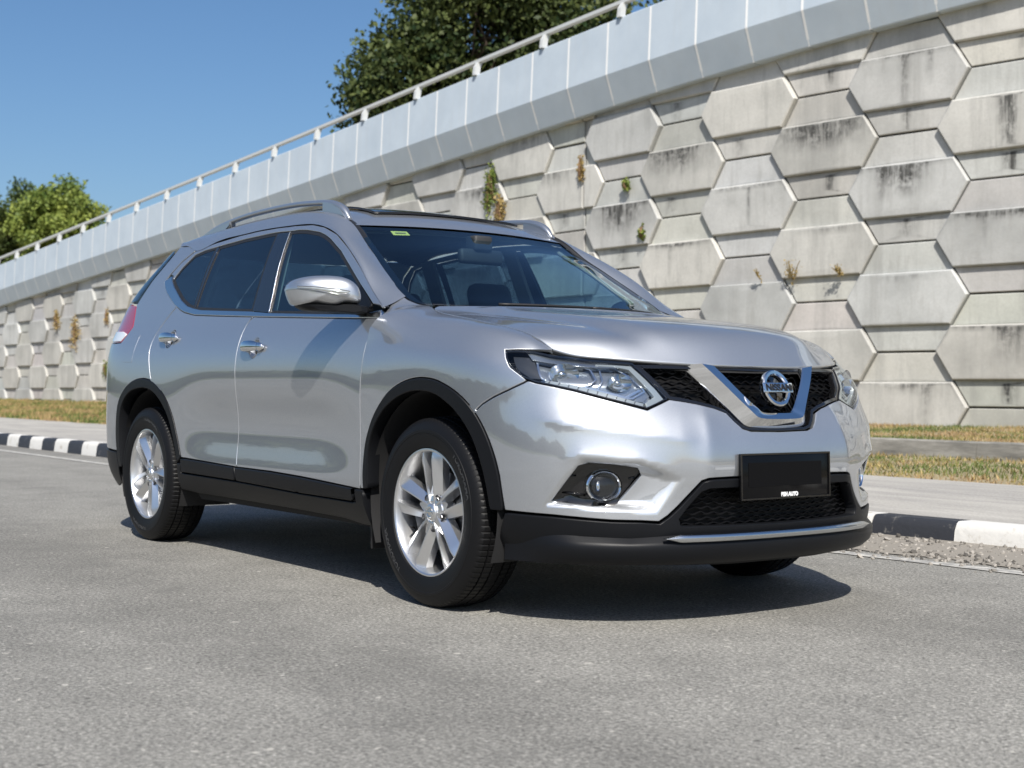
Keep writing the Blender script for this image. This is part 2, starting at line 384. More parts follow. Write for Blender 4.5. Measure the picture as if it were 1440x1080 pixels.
def grid_obj(name, P, m, parent, normals=True, thick=0, flip=False, **kw):
    "P: (n, m, 3) array of points"
    P = np.asarray(P, float); n, k = P.shape[:2]; du = np.gradient(P, axis=0); dv = np.gradient(P, axis=1); nn = np.cross(du, dv); nn /= np.maximum(np.linalg.norm(nn, axis=2), 1e-12)[..., None]
    if flip: nn = -nn
    idx = np.arange(n*k).reshape(n, k); f = [(idx[i, j], idx[i+1, j], idx[i+1, j+1], idx[i, j+1]) for i in range(n-1) for j in range(k-1)]
    if flip: f = [q[::-1] for q in f]
    V = list(P.reshape(-1, 3)); N_ = list(nn.reshape(-1, 3))
    if thick:
        ring = [idx[i, 0] for i in range(n)]+[idx[n-1, j] for j in range(1, k)]+[idx[i, k-1] for i in range(n-2, -1, -1)]+[idx[0, j] for j in range(k-2, 0, -1)]
        b = len(V); Vn = np.array(N_)
        for q in ring: V.append(V[q]-Vn[q]*thick)
        cen = P.reshape(-1, 3).mean(0)
        for q in ring: o = np.array(V[q])-cen; o /= np.linalg.norm(o); N_.append(o)
        L = len(ring)
        for i in range(L):
            q = (ring[i], b+i, b+(i+1) % L, ring[(i+1) % L]); f.append(q if not flip else q[::-1])
    return mobj(name, V, f, m, parent, True, None, np.array(N_) if normals and not thick else None, **kw)
def lerp(a, b, t): return a+(b-a)*t
def curve3(pts):
    "arc-length cubic through 3D points"
    P = np.array(pts, float); d = np.r_[0, np.cumsum(np.linalg.norm(np.diff(P, axis=0), axis=1))]; d /= d[-1]; fs = [spl(d, P[:, i]) for i in range(3)]
    return lambda t: np.stack([f(np.asarray(t, float)) for f in fs], -1)
def coons(c0, c1, d0, d1, n, m):
    "c0(s),c1(s): v=0/v=1 edges; d0(t),d1(t): u=0/u=1 edges"
    s = np.linspace(0, 1, n)[:, None]; t = np.linspace(0, 1, m)[None, :]
    C0 = c0(s[:, 0])[:, None, :]; C1 = c1(s[:, 0])[:, None, :]; D0 = d0(t[0])[None]; D1 = d1(t[0])[None]; S = s[..., None]; T = t[..., None]
    return (1-T)*C0+T*C1+(1-S)*D0+S*D1-((1-S)*(1-T)*C0[0, 0]+S*(1-T)*C0[-1, 0]+(1-S)*T*C1[0, 0]+S*T*C1[-1, 0])

# ================================================================== THE CAR
CAR = empty('parked_car', (0, 0, 0), label='silver five-door crossover with chrome V grille parked on the sunlit road', cat='car')
body = empty('body', parent=CAR)

# ---- traced outlines in body-surface coordinates (u, z)
frame_out = [(.401, 1.1256), (.5395, 1.2048), (.6958, 1.3084), (.8583, 1.4023), (1.0232, 1.4799), (1.1751, 1.5265), (1.3061, 1.5506), (1.50, 1.564), (1.6785, 1.5705), (1.88, 1.573), (2.0777, 1.569), (2.3686, 1.5522), (2.58, 1.527), (2.6968, 1.475), (2.7949, 1.410), (2.832, 1.378)]
belt_low = [(2.832, 1.372), (2.785, 1.338), (2.7362, 1.3107), (2.64, 1.268), (2.5564, 1.2318), (2.46, 1.203), (2.3972, 1.1883), (2.2609, 1.1693), (1.9665, 1.1533), (1.556, 1.1321), (1.0764, 1.1101), (.5864, 1.0873), (.387, 1.0815)]
f_front = [(1.5109, 1.536), (1.43, 1.534), (1.3368, 1.5243), (1.2067, 1.5029), (1.14, 1.485), (1.0719, 1.4608), (.9217, 1.3919), (.802, 1.321), (.6556, 1.231)]
FG = [(1.4168, 1.1448)]+f_front+[(.665, 1.118), (.95, 1.121)]
RG = [(2.2803, 1.5257), (2.0, 1.5405), (1.7264, 1.5443), (1.651, 1.5432), (1.6306, 1.36), (1.6106, 1.1606), (1.95, 1.179), (2.2876, 1.2008)][::-1]
QG = [(2.316, 1.5299), (2.45, 1.519), (2.56, 1.503), (2.66, 1.44), (2.722, 1.378), (2.6553, 1.338), (2.4923, 1.2575), (2.39, 1.222), (2.3053, 1.2067)]
DLO = [(.50, 1.142)]+f_front[::-1]+[(1.651, 1.5432), (1.7264, 1.5443), (2.0, 1.5405), (2.2803, 1.5277), (2.45, 1.519), (2.56, 1.503), (2.66, 1.44), (2.722, 1.378), (2.6553, 1.338), (2.4923, 1.2575), (2.39, 1.222), (2.3053, 1.2067), (2.2, 1.193), (1.95, 1.179), (1.6106, 1.1606), (1.4168, 1.1448), (.95, 1.121), (.665, 1.108), (.54, 1.103)]
doorR = [(2.5269, 1.2251), (2.575, 1.192), (2.6121, 1.1574), (2.6476, 1.117), (2.6676, 1.0799), (2.676, 1.04), (2.672, .9958), (2.65, .945), (2.625, .8956), (2.606, .862), (2.5800, .8280)]
doorB = [(1.556, 1.1331), (1.5804, 1.1195), (1.5965, 1.095), (1.602, 1.06), (1.6005, 1.0132), (1.597, .9307), (1.595, .8325), (1.597, .72), (1.6, .6186), (1.603, .5254), (1.598, .4664), (1.594, .4379)]
doorF = [(.387, 1.0835), (.405, 1.075), (.420, 1.045), (.4349, .9802), (.4447, .8776), (.451, .8), (.4572, .6537), (.4616, .4061)]
archF = [(.4351, .4095), (.4345, .48), (.4251, .5523), (.412, .597), (.3891, .64), (.3601, .6834), (.3251, .7214), (.2479, .7815), (.144, .8239), (.0443, .842), (-.0516, .8409), (-.1438, .8217), (-.2085, .7882), (-.2606, .7431), (-.3007, .6864), (-.3290, .6261), (-.3496, .5621), (-.3620, .5059), (-.3746, .3886)]
archFi = [(.397, .4148), (.3975, .48), (.3894, .5537), (.3751, .60), (.3511, .643), (.2851, .7101), (.235, .742), (.1881, .7635), (.095, .7896), (-.0029, .7963), (-.0969, .783), (-.1706, .75), (-.2213, .705), (-.2619, .6483), (-.2925, .5756), (-.3130, .5031), (-.330, .3886)]
archR = [(2.2166, .4564), (2.2379, .50), (2.2569, .5435), (2.280, .59), (2.305, .643), (2.3344, .6863), (2.3892, .7445), (2.4654, .7922), (2.5634, .8317), (2.6623, .8483), (2.7849, .8445), (2.85, .830), (2.9060, .8087), (2.9620, .77), (2.9991, .7335), (3.0234, .69), (3.0375, .64), (3.0455, .5883), (3.0495, .5383), (3.0420, .4512), (3.0303, .3703)]
archRi = [(2.2566, .4300), (2.2920, .515), (2.3220, .58), (2.3527, .635), (2.3927, .6833), (2.4499, .7297), (2.5265, .7705), (2.6394, .7986), (2.7644, .7984), (2.84, .785), (2.8983, .7606), (2.9476, .7207), (2.975, .68), (2.99, .63), (2.997, .56), (2.993, .46), (2.985, .3703)]
lampO = [(-.352, .940), (-.390, .9405), (-.4322, .938), (-.4805, .9245), (-.5319, .917), (-.5819, .909), (-.6431, .905), (-.7031, .900), (-.7531, .845), (-.8087, .7777), (-.7439, .7434), (-.68, .763), (-.62, .782), (-.5574, .803), (-.5074, .817), (-.46, .829), (-.42, .847), (-.385, .88), (-.365, .912)]
tailO = [(3.1138, 1.2573), (3.20, 1.268), (3.33, 1.262), (3.55, 1.235), (3.52, 1.10), (3.35, 1.062), (3.2, 1.05), (3.09, 1.05), (3.0348, 1.1347)]
seamFB = [(-.274, .7227), (-.305, .7523), (-.3406, .7766), (-.3826, .80), (-.427, .8264), (-.4377, .8345)]
mid = [(.5372, .3536), (.9909, .3575), (1.2735, .3657), (1.5927, .3739), (2.1891, .3813)]
sb = [(.4616, .4091), (.9633, .4281), (1.2511, .4360), (1.594, .4403), (2.2129, .4560)]

def refine(pts, k=3):
    c_ = curve3([(a, b, 0) for a, b in pts]); P = np.array(pts); d = np.r_[0, np.cumsum(np.hypot(*np.diff(P, axis=0).T))]; d /= d[-1]
    t = np.concatenate([np.linspace(a, b, k, endpoint=False) for a, b in zip(d[:-1], d[1:])]+[[1.]]); return [tuple(p[:2]) for p in c_(t)]
archF, archFi, archR, archRi = map(refine, (archF, archFi, archR, archRi))
parts = {}
for sd_ in (-1, 1):
    dz = 0
    # front door
    pf = doorF[::-1]+[(.5864, 1.0873), (1.0764, 1.1101)]+doorB+[(1.2511, .4360), (.9633, .4281)]
    ell = lambda cu, cz: [(cu+.047*math.cos(a), cz+.044*math.sin(a)) for a in np.linspace(0, 2*math.pi, 40, endpoint=False)]
    door = panel('front_door', 'S2', pf, PAINT, body, sd_, holes=[ell(1.425, .984)])
    pr = doorB[::-1]+[(1.9665, 1.1533), (2.2609, 1.1693), (2.3972, 1.1883), (2.46, 1.203)]+doorR+[p for p in archR[:22]][::-1]+[(2.2129, .4560)]
    rdoor = panel('rear_door', 'S2', pr, PAINT, body, sd_, holes=[ell(2.44, 1.052)])
    parts[sd_] = (door, rdoor)
    # quarter panel with rear bumper side
    q = [(2.5269, 1.2281), (2.64, 1.2705), (2.7362, 1.3137), (2.785, 1.341), (2.834, 1.375), (2.7949, 1.412), (2.6968, 1.477), (2.58, 1.529), (2.70, 1.562), (2.86, 1.571), (2.92, 1.502), (3.035, 1.391), (3.085, 1.31), (3.1138, 1.2573), (3.0348, 1.1347), (3.09, 1.05), (3.2, 1.05), (3.35, 1.062), (3.40, .95), (3.40, .47), (3.25, .462), (3.0435, .455)]+[p for p in archR[21:55]][::-1]+doorR[::-1]
    panel('quarter_panel', 'S2', q, PAINT, body, sd_)
    panel('rear_bumper', 'S2', [(3.40, .95), (3.40, .47), (4.0, .47), (4.0, .95)], PAINT, body, sd_, step=.04)
    panel('rear_bumper_lower', 'S2', [(3.0415, .45), (3.25, .457), (4.0, .465), (4.0, .26), (3.2, .25), (3.07, .28), (3.0303, .3703)], BLACKP, body, sd_, step=.03, off=.004)
    panel('tailgate', 'S2', [(3.35, 1.065), (3.52, 1.10), (3.55, 1.235), (3.33, 1.265), (3.20, 1.272), (4.0, 1.272), (4.0, .953), (3.40, .953)], PAINT, body, sd_, step=.04)
    # fender
    tz = lambda u: float(TZ(u))-.0006
    us = [-.4681+i*(.60+.4681)/28 for i in range(29)]
    pfd = [(.387, 1.103), (.395, 1.085), (.405, 1.070), (.420, 1.045), (.4336, .9801), (.4430, .8776), (.4496, .8), (.4572, .6537), (.4622, .4085)]+archF[:40]+seamFB+[(-.42, .851), (-.387, .88), (-.368, .912), (-.355, .941), (-.390, .9425), (-.4322, .9405), (-.4681, tz(-.4681))]+[(u, tz(u)) for u in us[1:]]
    panel('front_fender', 'S1', pfd, PAINT, body, sd_)
    # black arch trims, sill and door cladding
    panel('wheel_arch_trim', 'S1', archF+archFi[::-1], BLACKP, body, sd_, off=.005, gap=.0005, hem=.004, thick=.055, step=.03)
    panel('wheel_arch_trim', 'S2', archR+archRi[::-1], BLACKP, body, sd_, off=.005, gap=.0005, hem=.004, thick=.055, step=.03)
    sill = [(.4322, .4065), (.5022, .4085), (.5072, .357)]+mid+[(2.2191, .384), (2.2056, .43), (2.2566, .43), (2.2756, .2957), (2.1052, .286), (1.6979, .284), (1.1363, .28), (.6649, .274), (.51, .262), (.44, .262)]
    panel('side_sill', 'S2', sill, BLACKP, body, sd_, off=.007, hem=.004, thick=.06, step=.03)
    cl = [(.5110, .4095), (.9633, .4281), (1.2511, .4360), (1.594, .4393), (1.5957, .3759), (1.2735, .3677), (.9909, .3595), (.54, .3560), (.513, .362)]
    panel('door_cladding', 'S2', cl, BLACKP, door, sd_, off=.011, hem=.005, thick=.02, step=.03)
    cl = [(1.600, .4393), (2.2129, .4550), (2.2021, .3843), (1.601, .3765)]
    panel('door_cladding', 'S2', cl, BLACKP, rdoor, sd_, off=.011, hem=.005, thick=.02, step=.03)
    # window line
    panel('window_frame', 'S2', frame_out[:-1]+[(2.745, 1.402), (2.722, 1.378), (2.66, 1.44), (2.56, 1.503), (2.45, 1.519), (2.2803, 1.5277), (2.0, 1.5405), (1.7264, 1.5443), (1.651, 1.5432), (1.5109, 1.536)]+f_front[1:]+[(.50, 1.142)], PAINT, body, sd_, step=.015, off=-.002, hem=.0035)
    panel('window_chrome_strip', 'S2', [(2.832, 1.378)]+belt_low+[(.401, 1.1156), (.54, 1.103), (.665, 1.108), (.95, 1.121), (1.4168, 1.1448), (1.6106, 1.1606), (1.95, 1.179), (2.2, 1.193), (2.3053, 1.2067), (2.39, 1.222), (2.4923, 1.2575), (2.6553, 1.338), (2.722, 1.378), (2.745, 1.402)], SATIN, body, sd_, step=.012, off=.003, hem=.004, gap=.0005)
    panel('black_pillar', 'S2', [(1.5109, 1.536), (1.651, 1.5432), (1.6306, 1.36), (1.6106, 1.1606), (1.4168, 1.1448), (1.466, 1.34)], BLACKG, body, sd_, off=-.004)
    panel('black_pillar', 'S2', [(2.2803, 1.5277), (2.316, 1.5299), (2.3053, 1.2067), (2.2876, 1.2008)], BLACKG, body, sd_, off=-.004)
    panel('mirror_sail', 'S2', [(.6556, 1.236), (.50, 1.142), (.54, 1.100), (.665, 1.106)], BLACKP, body, sd_, off=-.002)
    panel('front_side_window', 'S2', FG, FTINT, body, sd_, off=-.008, gap=0, hem=.001, thick=0)
    panel('rear_side_window', 'S2', RG, TINT, body, sd_, off=-.008, gap=0, hem=.001, thick=0)
    panel('quarter_window', 'S2', QG, TINT, body, sd_, off=-.008, gap=0, hem=.001, thick=0)
    # window rubbers: thin black lip round each pane
    for nm, g_ in (('window_seal', FG), ('window_seal', RG), ('window_seal', QG)):
        gg = g_ if area(g_) > 0 else g_[::-1]
        inner = [tuple(p) for p in offset_poly(densify(gg, .03), -.012)]
        panel(nm, 'S2', gg, RUBBER, body, sd_, holes=[inner], off=-.006, gap=-.001, hem=.001, thick=.004, step=.03)
    # chrome edge on the front of the pillar between the doors
    panel('pillar_strip', 'S2', [(1.5109, 1.534), (1.5150, 1.534), (1.4705, 1.34), (1.4215, 1.147), (1.4168, 1.147), (1.466, 1.34)], SATIN, body, sd_, off=0, gap=0, hem=.0005, thick=.003)
    # rear lamps
    tl = panel('tail_lamp', 'S2', tailO, mat('red_tail_lens', (.30, .015, .03), .08, 0, 1) if sd_ < 0 else bpy.data.materials['red_tail_lens'], body, sd_, off=-.001)
    panel('reversing_lens', 'S2', [(3.06, 1.098), (3.13, 1.115), (3.5, 1.13), (3.49, 1.10), (3.35, 1.068), (3.2, 1.056), (3.095, 1.056)], mat('clear_tail_lens', (.75, .77, .78), .1, 0, 1) if sd_ < 0 else bpy.data.materials['clear_tail_lens'], tl, sd_, off=.003)
    panel('rear_window', 'S2', [(2.94, 1.50), (3.05, 1.388), (3.13, 1.28), (4.0, 1.28), (4.0, 1.555), (2.90, 1.555)], TINT, body, sd_, step=.04, thick=0)
    # fuel door outline on the near quarter only
# filler door line (right-hand side of the car)
panel('fuel_door', 'S2', [(2.875, 1.088), (2.99, 1.092), (3.0, .94), (2.87, .935)], PAINT, body, -1, off=.0012, gap=.001, hem=.0015, thick=.006)

# ---- dark inner shell so that gaps between panels read dark
def shell(name, parent):
    m = MB()
    for sg in (1, -1):
        U = np.linspace(.40, 4.0, 60); Z = np.concatenate([np.linspace(.25, 1.09, 14)]); uu, zz = np.meshgrid(U, Z, indexing='ij'); P = S2(uu, zz)
        c = np.array([-1.6, 0, 0]); P[..., 1] += .02; P[..., 0] = np.where(P[..., 0] < -3.2, P[..., 0]+.03, P[..., 0])
        P[..., 1] *= sg; n, k = P.shape[:2]; idx = np.arange(n*k).reshape(n, k)
        f = []
        for i in range(n-1):
            for j in range(k-1):
                x = P[i, j, 0]; z = P[i, j, 2]
                if (x+2.65)**2+(z-.36)**2 < .52**2 or x**2+(z-.36)**2 < .52**2: continue
                f.append((idx[i, j], idx[i+1, j], idx[i+1, j+1], idx[i, j+1]))
        m.add(P.reshape(-1, 3), f)
    return m.obj(name, DARK, parent)
shell('inner_shell', body)

# ---- windshield, roof, hood
wsE = [(-.375, .580, 1.1395), (-.400, .640, 1.1445), (-.425, .676, 1.155), (-.470, .689, 1.177), (-.517, .690, 1.205), (-.597, .676, 1.252), (-.667, .664, 1.293), (-.747, .648, 1.34), (-.827, .632, 1.387), (-.951, .604, 1.456), (-1.064, .577, 1.528)]
wsL = curve3([(a, -b, c) for a, b, c in wsE]); wsR = curve3(wsE)
wsB = curve3([(-.375, -.580, 1.1395), (-.27, -.35, 1.141), (-.205, 0, 1.140), (-.27, .35, 1.141), (-.375, .580, 1.1395)])
wsT = curve3([(-1.064, -.577, 1.528), (-1.025, -.3, 1.5355), (-1.005, 0, 1.538), (-1.025, .3, 1.5355), (-1.064, .577, 1.528)])
WS = coons(wsB, wsT, wsL, wsR, 41, 33)
# slight crown of the glass
_s = np.linspace(-1, 1, 41)[:, None]; _t = np.linspace(0, 1, 33)[None]; _b = .018*(1-_s**2)*np.sin(np.pi*_t)
WS[..., 0] += _b*.5; WS[..., 2] += _b
ws = grid_obj('windshield', WS, WSGLASS, CAR)
fr = MB(); n, k = 41, 33; idx = np.arange(n*k).reshape(n, k); frit = WS+np.array([-.003, 0, -.004])
f = [(idx[i, j], idx[i+1, j], idx[i+1, j+1], idx[i, j+1]) for i in range(n-1) for j in range(k-1) if i < 1 or i > n-3+1-1 or j < 1 or j > k-3]
fr.add(frit.reshape(-1, 3), f)
# shaded sensor patch behind the mirror foot
fr.obj('glass_border', BLACKG, ws)
rE = [(-1.060, .578, 1.530), (-1.15, .580, 1.566), (-1.272, .582, 1.602), (-1.5, .583, 1.634), (-1.741, .583, 1.643), (-2.064, .583, 1.643), (-2.298, .582, 1.636), (-2.56, .58, 1.626), (-2.92, .572, 1.598), (-3.00, .565, 1.585)]
rL = curve3([(a, -b, c) for a, b, c in rE]); rRt = curve3(rE)
rF = curve3([(-1.060, -.578, 1.530), (-1.021, -.3, 1.5395), (-1.001, 0, 1.542), (-1.021, .3, 1.5395), (-1.060, .578, 1.530)])
rB = curve3([(-3.00, -.565, 1.585), (-3.10, -.3, 1.587), (-3.13, 0, 1.588), (-3.10, .3, 1.587), (-3.00, .565, 1.585)])
RF = coons(rF, rB, rL, rRt, 41, 61)
_t = np.linspace(0, 1, 61)[None]; RF[..., 2] += .038*(1-np.abs(_s)**2.2)*np.clip(np.sin(np.pi*np.clip(_t, 0, 1))**.55, 0, 1)
ROOFP = RF
roof = grid_obj('roof', RF, PAINT, body, flip=True)
# panoramic glass set in the roof
i0, i1, j0, j1 = 6, 35, 5, 44
grid_obj('sunroof_glass', RF[i0:i1, j0:j1]+np.array([0, 0, .006]), BLACKG, roof, thick=.01, flip=True)
# roof ditch (black) and side strip: cant rail and A pillar
C2 = [(-.47, .692, 1.178), (-.53, .692, 1.213), (-.597, .680, 1.253), (-.667, .668, 1.294), (-.747, .652, 1.341), (-.827, .636, 1.389), (-.925, .618, 1.446), (-1.020, .605, 1.512), (-1.142, .600, 1.572), (-1.272, .600, 1.605), (-1.5, .600, 1.632), (-1.741, .600, 1.639), (-2.064, .600, 1.639), (-2.298, .600, 1.632), (-2.56, .598, 1.622), (-2.72, .595, 1.615), (-2.93, .588, 1.594)]
c2f = curve3(C2)
C1u = frame_out[:13]+[(2.70, 1.5605), (2.86, 1.570)]
P1 = [tuple(S2(u, z)*[1, -1, 1]) for u, z in C1u]; c1f = curve3(P1)
def strip(sgn):
    n, k = 150, 13; out = np.zeros((n, k, 3)); T = np.linspace(0, 1, n)
    A = c1f(T); B0 = c2f(np.linspace(0, 1, 1200)); tang = np.gradient(A, axis=0); tang /= np.linalg.norm(tang, axis=1)[:, None]
    # partner on C2: pair by a monotone mix of arc length and perpendicular foot
    foot = []
    for i in range(n):
        d = np.abs((B0-A[i]) @ tang[i]); foot.append(np.argmin(d+.0*np.linalg.norm(B0-A[i], axis=1)))
    foot = np.maximum.accumulate(np.array(foot)).astype(float); foot[0] = 0; foot[-1] = 1199
    ker = np.ones(15)/15; foot = np.convolve(np.pad(foot, 7, 'edge'), ker, 'valid'); foot[0] = 0; foot[-1] = 1199
    Bp = c2f(foot/1199)
    for i in range(n):
        ch = Bp[i]-A[i]; L = np.linalg.norm(ch); t = np.linspace(0, 1, k)[:, None]
        sn = np.cross(tang[i], ch); sn /= max(np.linalg.norm(sn), 1e-9)
        if sn[1]+sn[2] < 0: sn = -sn
        # leave C1 along the side surface, arrive at C2 rolled over
        t1 = np.array([0, -.38, 1.]); t1 -= tang[i]*(t1 @ tang[i]); t1 /= np.linalg.norm(t1)
        m1 = t1*L*.75; m2 = (ch/L-sn*.42); m2 = m2/np.linalg.norm(m2)*L*1.0
        h00 = 2*t**3-3*t**2+1; h10 = t**3-2*t**2+t; h01 = -2*t**3+3*t**2; h11 = t**3-t**2
        out[i] = h00*A[i]+h10*m1+h01*Bp[i]+h11*m2
    # the foot of the pillar settles onto the fender surface
    for i in range(n):
        w_ = 1-sst(0.0, .16, T[i])
        if w_ > 0:
            uA, uB = -A[i][0], -Bp[i][0]; vA = float(S1v(uA, A[i][2])); t = np.linspace(0, 1, k); ee = 1-sst(0, 1, t)*0
            Q = S1(lerp(uA, uB, t), lerp(vA, 1., t))*[1, -1, 1]; Q = Q+(A[i]-Q[0])*(1-t)[:, None]+(Bp[i]-Q[-1])*t[:, None]; out[i] = out[i]*(1-w_)+Q*w_
    if sgn < 0: out[..., 1] *= -1
    return out
for sg in (-1, 1):
    ST = strip(sg); grid_obj('roof_side_rail_panel', ST, PAINT, body, flip=(sg > 0))
    # ditch
    e = ST[:, -1]; n = len(e); a = e+np.array([0, 0, -.010]); b = a.copy(); b[:, 1] -= sg*.034; b[:, 2] += .004
    g = np.stack([e, a, b], 1); grid_obj('roof_ditch_moulding', g, RUBBER, body, normals=False)
    # black strip from the frame line inwards, standing in for door aperture shadow
    e = ST[:, 0]; b = e.copy(); b[:, 1] -= sg*.03; grid_obj('aperture_shadow_strip', np.stack([e, b], 1), RUBBER, body, normals=False)

# hood
hoodSide = [p for p in TOPP if -.29 <= p[0] <= .5121]
hoodSide = [(-.285, .655, 1.1295), (-.262, .690, 1.1195), (-.19, .716, 1.1015), (-.08, .735, 1.085), (.054, .742, 1.066), (.17, .745, 1.048), (.281, .744, 1.029), (.395, .735, 1.003), (.455, .729, .981), (.512, .712, .945)]
GAPH = .004
hsR = curve3([(a, b-GAPH, c+.0015) for a, b, c in hoodSide]); hsL = curve3([(a, -(b-GAPH), c+.0015) for a, b, c in hoodSide])
fe = [(.512, .708, .9465), (.568, .672, .929), (.652, .595, .918), (.712, .495, .910), (.772, .345, .9025), (.808, .195, .8985), (.818, 0, .8975)]
fe = fe+[(a, -b, c) for a, b, c in fe[:-1][::-1]]
hF = curve3(fe[::-1]); re_ = [(-.285, .651, 1.131), (-.215, .45, 1.1365), (-.14, .2, 1.1385), (-.12, 0, 1.139)]
hB = curve3([(a, -b, c) for a, b, c in re_]+re_[:-1][::-1])
NQ, NP = 121, 101
HD = coons(hB, hF, hsL, hsR, NQ, NP)
q_ = np.linspace(-1, 1, NQ)[:, None]; p_ = np.linspace(0, 1, NP)[None]
bul = spl([0, .15, .35, .55, .72, .86, .94, 1.0], HB := [0, .006, .020, .036, .048, .046, .030, 0])
HD[..., 2] += bul(p_)*(1-np.abs(q_)**2.6)
# power-dome creases running from the cowl to the V of the grille
qc = lerp(.74, .50, p_); HD[..., 2] += .016*(1-sst(-.085, .085, np.abs(q_)-qc))*sst(.0, .10, p_)*(1-sst(.86, 1., p_))
HD[..., 2] -= .006*np.exp(-((np.abs(q_)-qc-.06)/.09)**2)*sst(.02, .2, p_)*(1-sst(.8, 1., p_))
hood = grid_obj('hood', HD, PAINT, CAR, flip=False)
# rolled leading edge
edge = HD[:, -1]; ed = np.stack([edge, edge+np.array([.003, 0, -.004]), edge+np.array([.0, 0, -.012]), edge+np.array([-.03, 0, -.016])], 1)
grid_obj('hood_lip', ed, PAINT, hood, flip=False)
se = []
for sg, j in ((-1, 0), (1, -1)):
    e = HD[j, :]; grid_obj('hood_side_lip', np.stack([e, e+np.array([0, sg*.002, -.003]), e+np.array([0, 0, -.02])], 1), PAINT, hood, flip=(sg > 0))
# cowl under the windshield
cw = np.stack([HD[:, 0]+[.01, 0, -.012], HD[:, 0]+[-.06, 0, -.03], np.array(wsB(np.linspace(0, 1, NQ)))*[1, 1.08, 1]+[-.02, 0, -.01]], 1); grid_obj('cowl', cw, BLACKP, CAR, normals=False)
# engine-bay closing sheet (dark)
HDl = HD.copy(); HDl[..., 2] -= .03; HDl = HDl[::6, ::5]; grid_obj('hood_liner', HDl, DARK, hood, normals=False)

# roof rails
for sg in (-1, 1):
    rr = empty('roof_rail', parent=CAR)
    top = [(-1.127, 1.563), (-1.165, 1.602), (-1.215, 1.630), (-1.29, 1.651), (-1.40, 1.664), (-1.60, 1.678), (-1.85, 1.683), (-2.147, 1.679), (-2.37, 1.665), (-2.52, 1.648), (-2.62, 1.630), (-2.72, 1.611)]
    wd = [.006, .014, .016, .016, .0155, .015, .015, .015, .015, .015, .013, .006]; y = .575
    cf = spl(range(12), [p[0] for p in top]); cz = spl(range(12), [p[1] for p in top]); cw_ = spl(range(12), wd); T = np.linspace(0, 11, 60)
    m = MB(); m.tube([(float(cf(t)), sg*y, float(cz(t))) for t in T], [float(cw_(t)) for t in T], 14, 0, flat=(.85, 1.25))
    m.obj('rail_bar', SATINP if 'SATINP' in globals() else mat('rail_silver', (.50, .515, .54), .3, .85, .6, .05) if sg < 0 else bpy.data.materials['rail_silver'], rr)
    for pts in ([(-1.12, 1.555), (-1.13, 1.57), (-1.19, 1.622), (-1.27, 1.652), (-1.352, 1.668), (-1.352, 1.605), (-1.25, 1.585)], [(-2.72, 1.60), (-2.73, 1.612), (-2.60, 1.640), (-2.45, 1.660), (-2.33, 1.672), (-2.345, 1.64), (-2.42, 1.612)]):
        m = MB(); k = len(pts); v = [(a, sg*(y-.016), b) for a, b in pts]+[(a, sg*(y+.021), b) for a, b in pts]
        m.add(v, [tuple(range(k)), tuple(range(k, 2*k))[::-1]]+[(i, i+k, (i+1) % k+k, (i+1) % k) for i in range(k)])
        o = m.obj('rail_foot', bpy.data.materials['rail_silver'], rr)
        bm = bmesh.new(); bm.from_mesh(o.data); bmesh.ops.recalc_face_normals(bm, faces=bm.faces); bmesh.ops.bevel(bm, geom=[e for e in bm.edges if e.calc_face_angle(0) > .6], offset=.006, segments=3, affect='EDGES'); bm.to_mesh(o.data); bm.free(); autosmooth(o, 50)

# ------------------------------------------------------------------ front end
bt = seamFB[::-1] and []
top_b = seamFB+[(-.46, .8255), (-.5074, .8135), (-.5574, .7995), (-.62, .7785), (-.68, .7595), (-.7439, .7395), (-.8087, .774), (-.85, .768), (-.8969, .7595), (-.955, .745), (-.9952, .7300), (-1.02, .700), (-1.045, .676), (-1.075, .667), (-1.2, .664)]
bot_b = [(-1.2, .510), (-.9946, .5095), (-.9398, .5086), (-.912, .5075), (-.8925, .500), (-.86, .458), (-.825, .413), (-.80, .385), (-.7758, .3648), (-.7259, .3684), (-.6562, .3702), (-.5112, .3831), (-.3756, .3896)]
archb = archF[39:52][::-1]
bump = symm([(-1.2, .510)]+bot_b[1:]+archb+top_b)
fogH = [(-.5129, .4331), (-.545, .49), (-.578, .548), (-.600, .557), (-.66, .552), (-.7162, .5406), (-.7259, .5196), (-.70, .478), (-.6604, .422), (-.6109, .4202)]
bumper = panel('front_bumper', 'S1', bump, PAINT, CAR, -1, step=.011, holes=[fogH, mirror_u(fogH)[::-1]], thick=.02, hem=.003)
# dark fascia behind everything
low = symm([(-1.2, .206), (-1.0, .206), (-.728, .213), (-.5897, .226), (-.4625, .236), (-.36, .236), (-.3450, .29), (-.3766, .3836), (-.5112, .379), (-.6562, .3667), (-.7259, .3650), (-.7758, .3600), (-.80, .381), (-.825, .409), (-.86, .454), (-.8925, .497), (-.912, .5035), (-.9398, .5056), (-1.2, .507)])
meshH = [(-1.2, .345), (-.8551, .349), (-.836, .353), (-.8317, .3732), (-.86, .417), (-.8931, .461), (-.9161, .4714), (-1.2, .472)]
lower = panel('lower_bumper', 'S1', low, BLACKP, CAR, -1, step=.018, holes=[symm(meshH)], off=.004, hem=.004, thick=.04)
def surf_at(u, z, off):
    u = np.atleast_1d(np.asarray(u, float)); z = np.atleast_1d(np.asarray(z, float)); h = 1e-3; v = S1v(u, z); P = S1(u, v)
    a = S1(u+h, v)-S1(u-h, v); v2 = np.clip(v, .002, .998); b = S1(u, v2+.001)-S1(u, v2-.001); n = np.cross(b, a); n /= np.linalg.norm(n, axis=1)[:, None]
    s = np.sign((n*np.stack([P[:, 0]+1.4, P[:, 1], P[:, 2]-.6], 1)).sum(1))[:, None]; return P+n*s*off, n*s
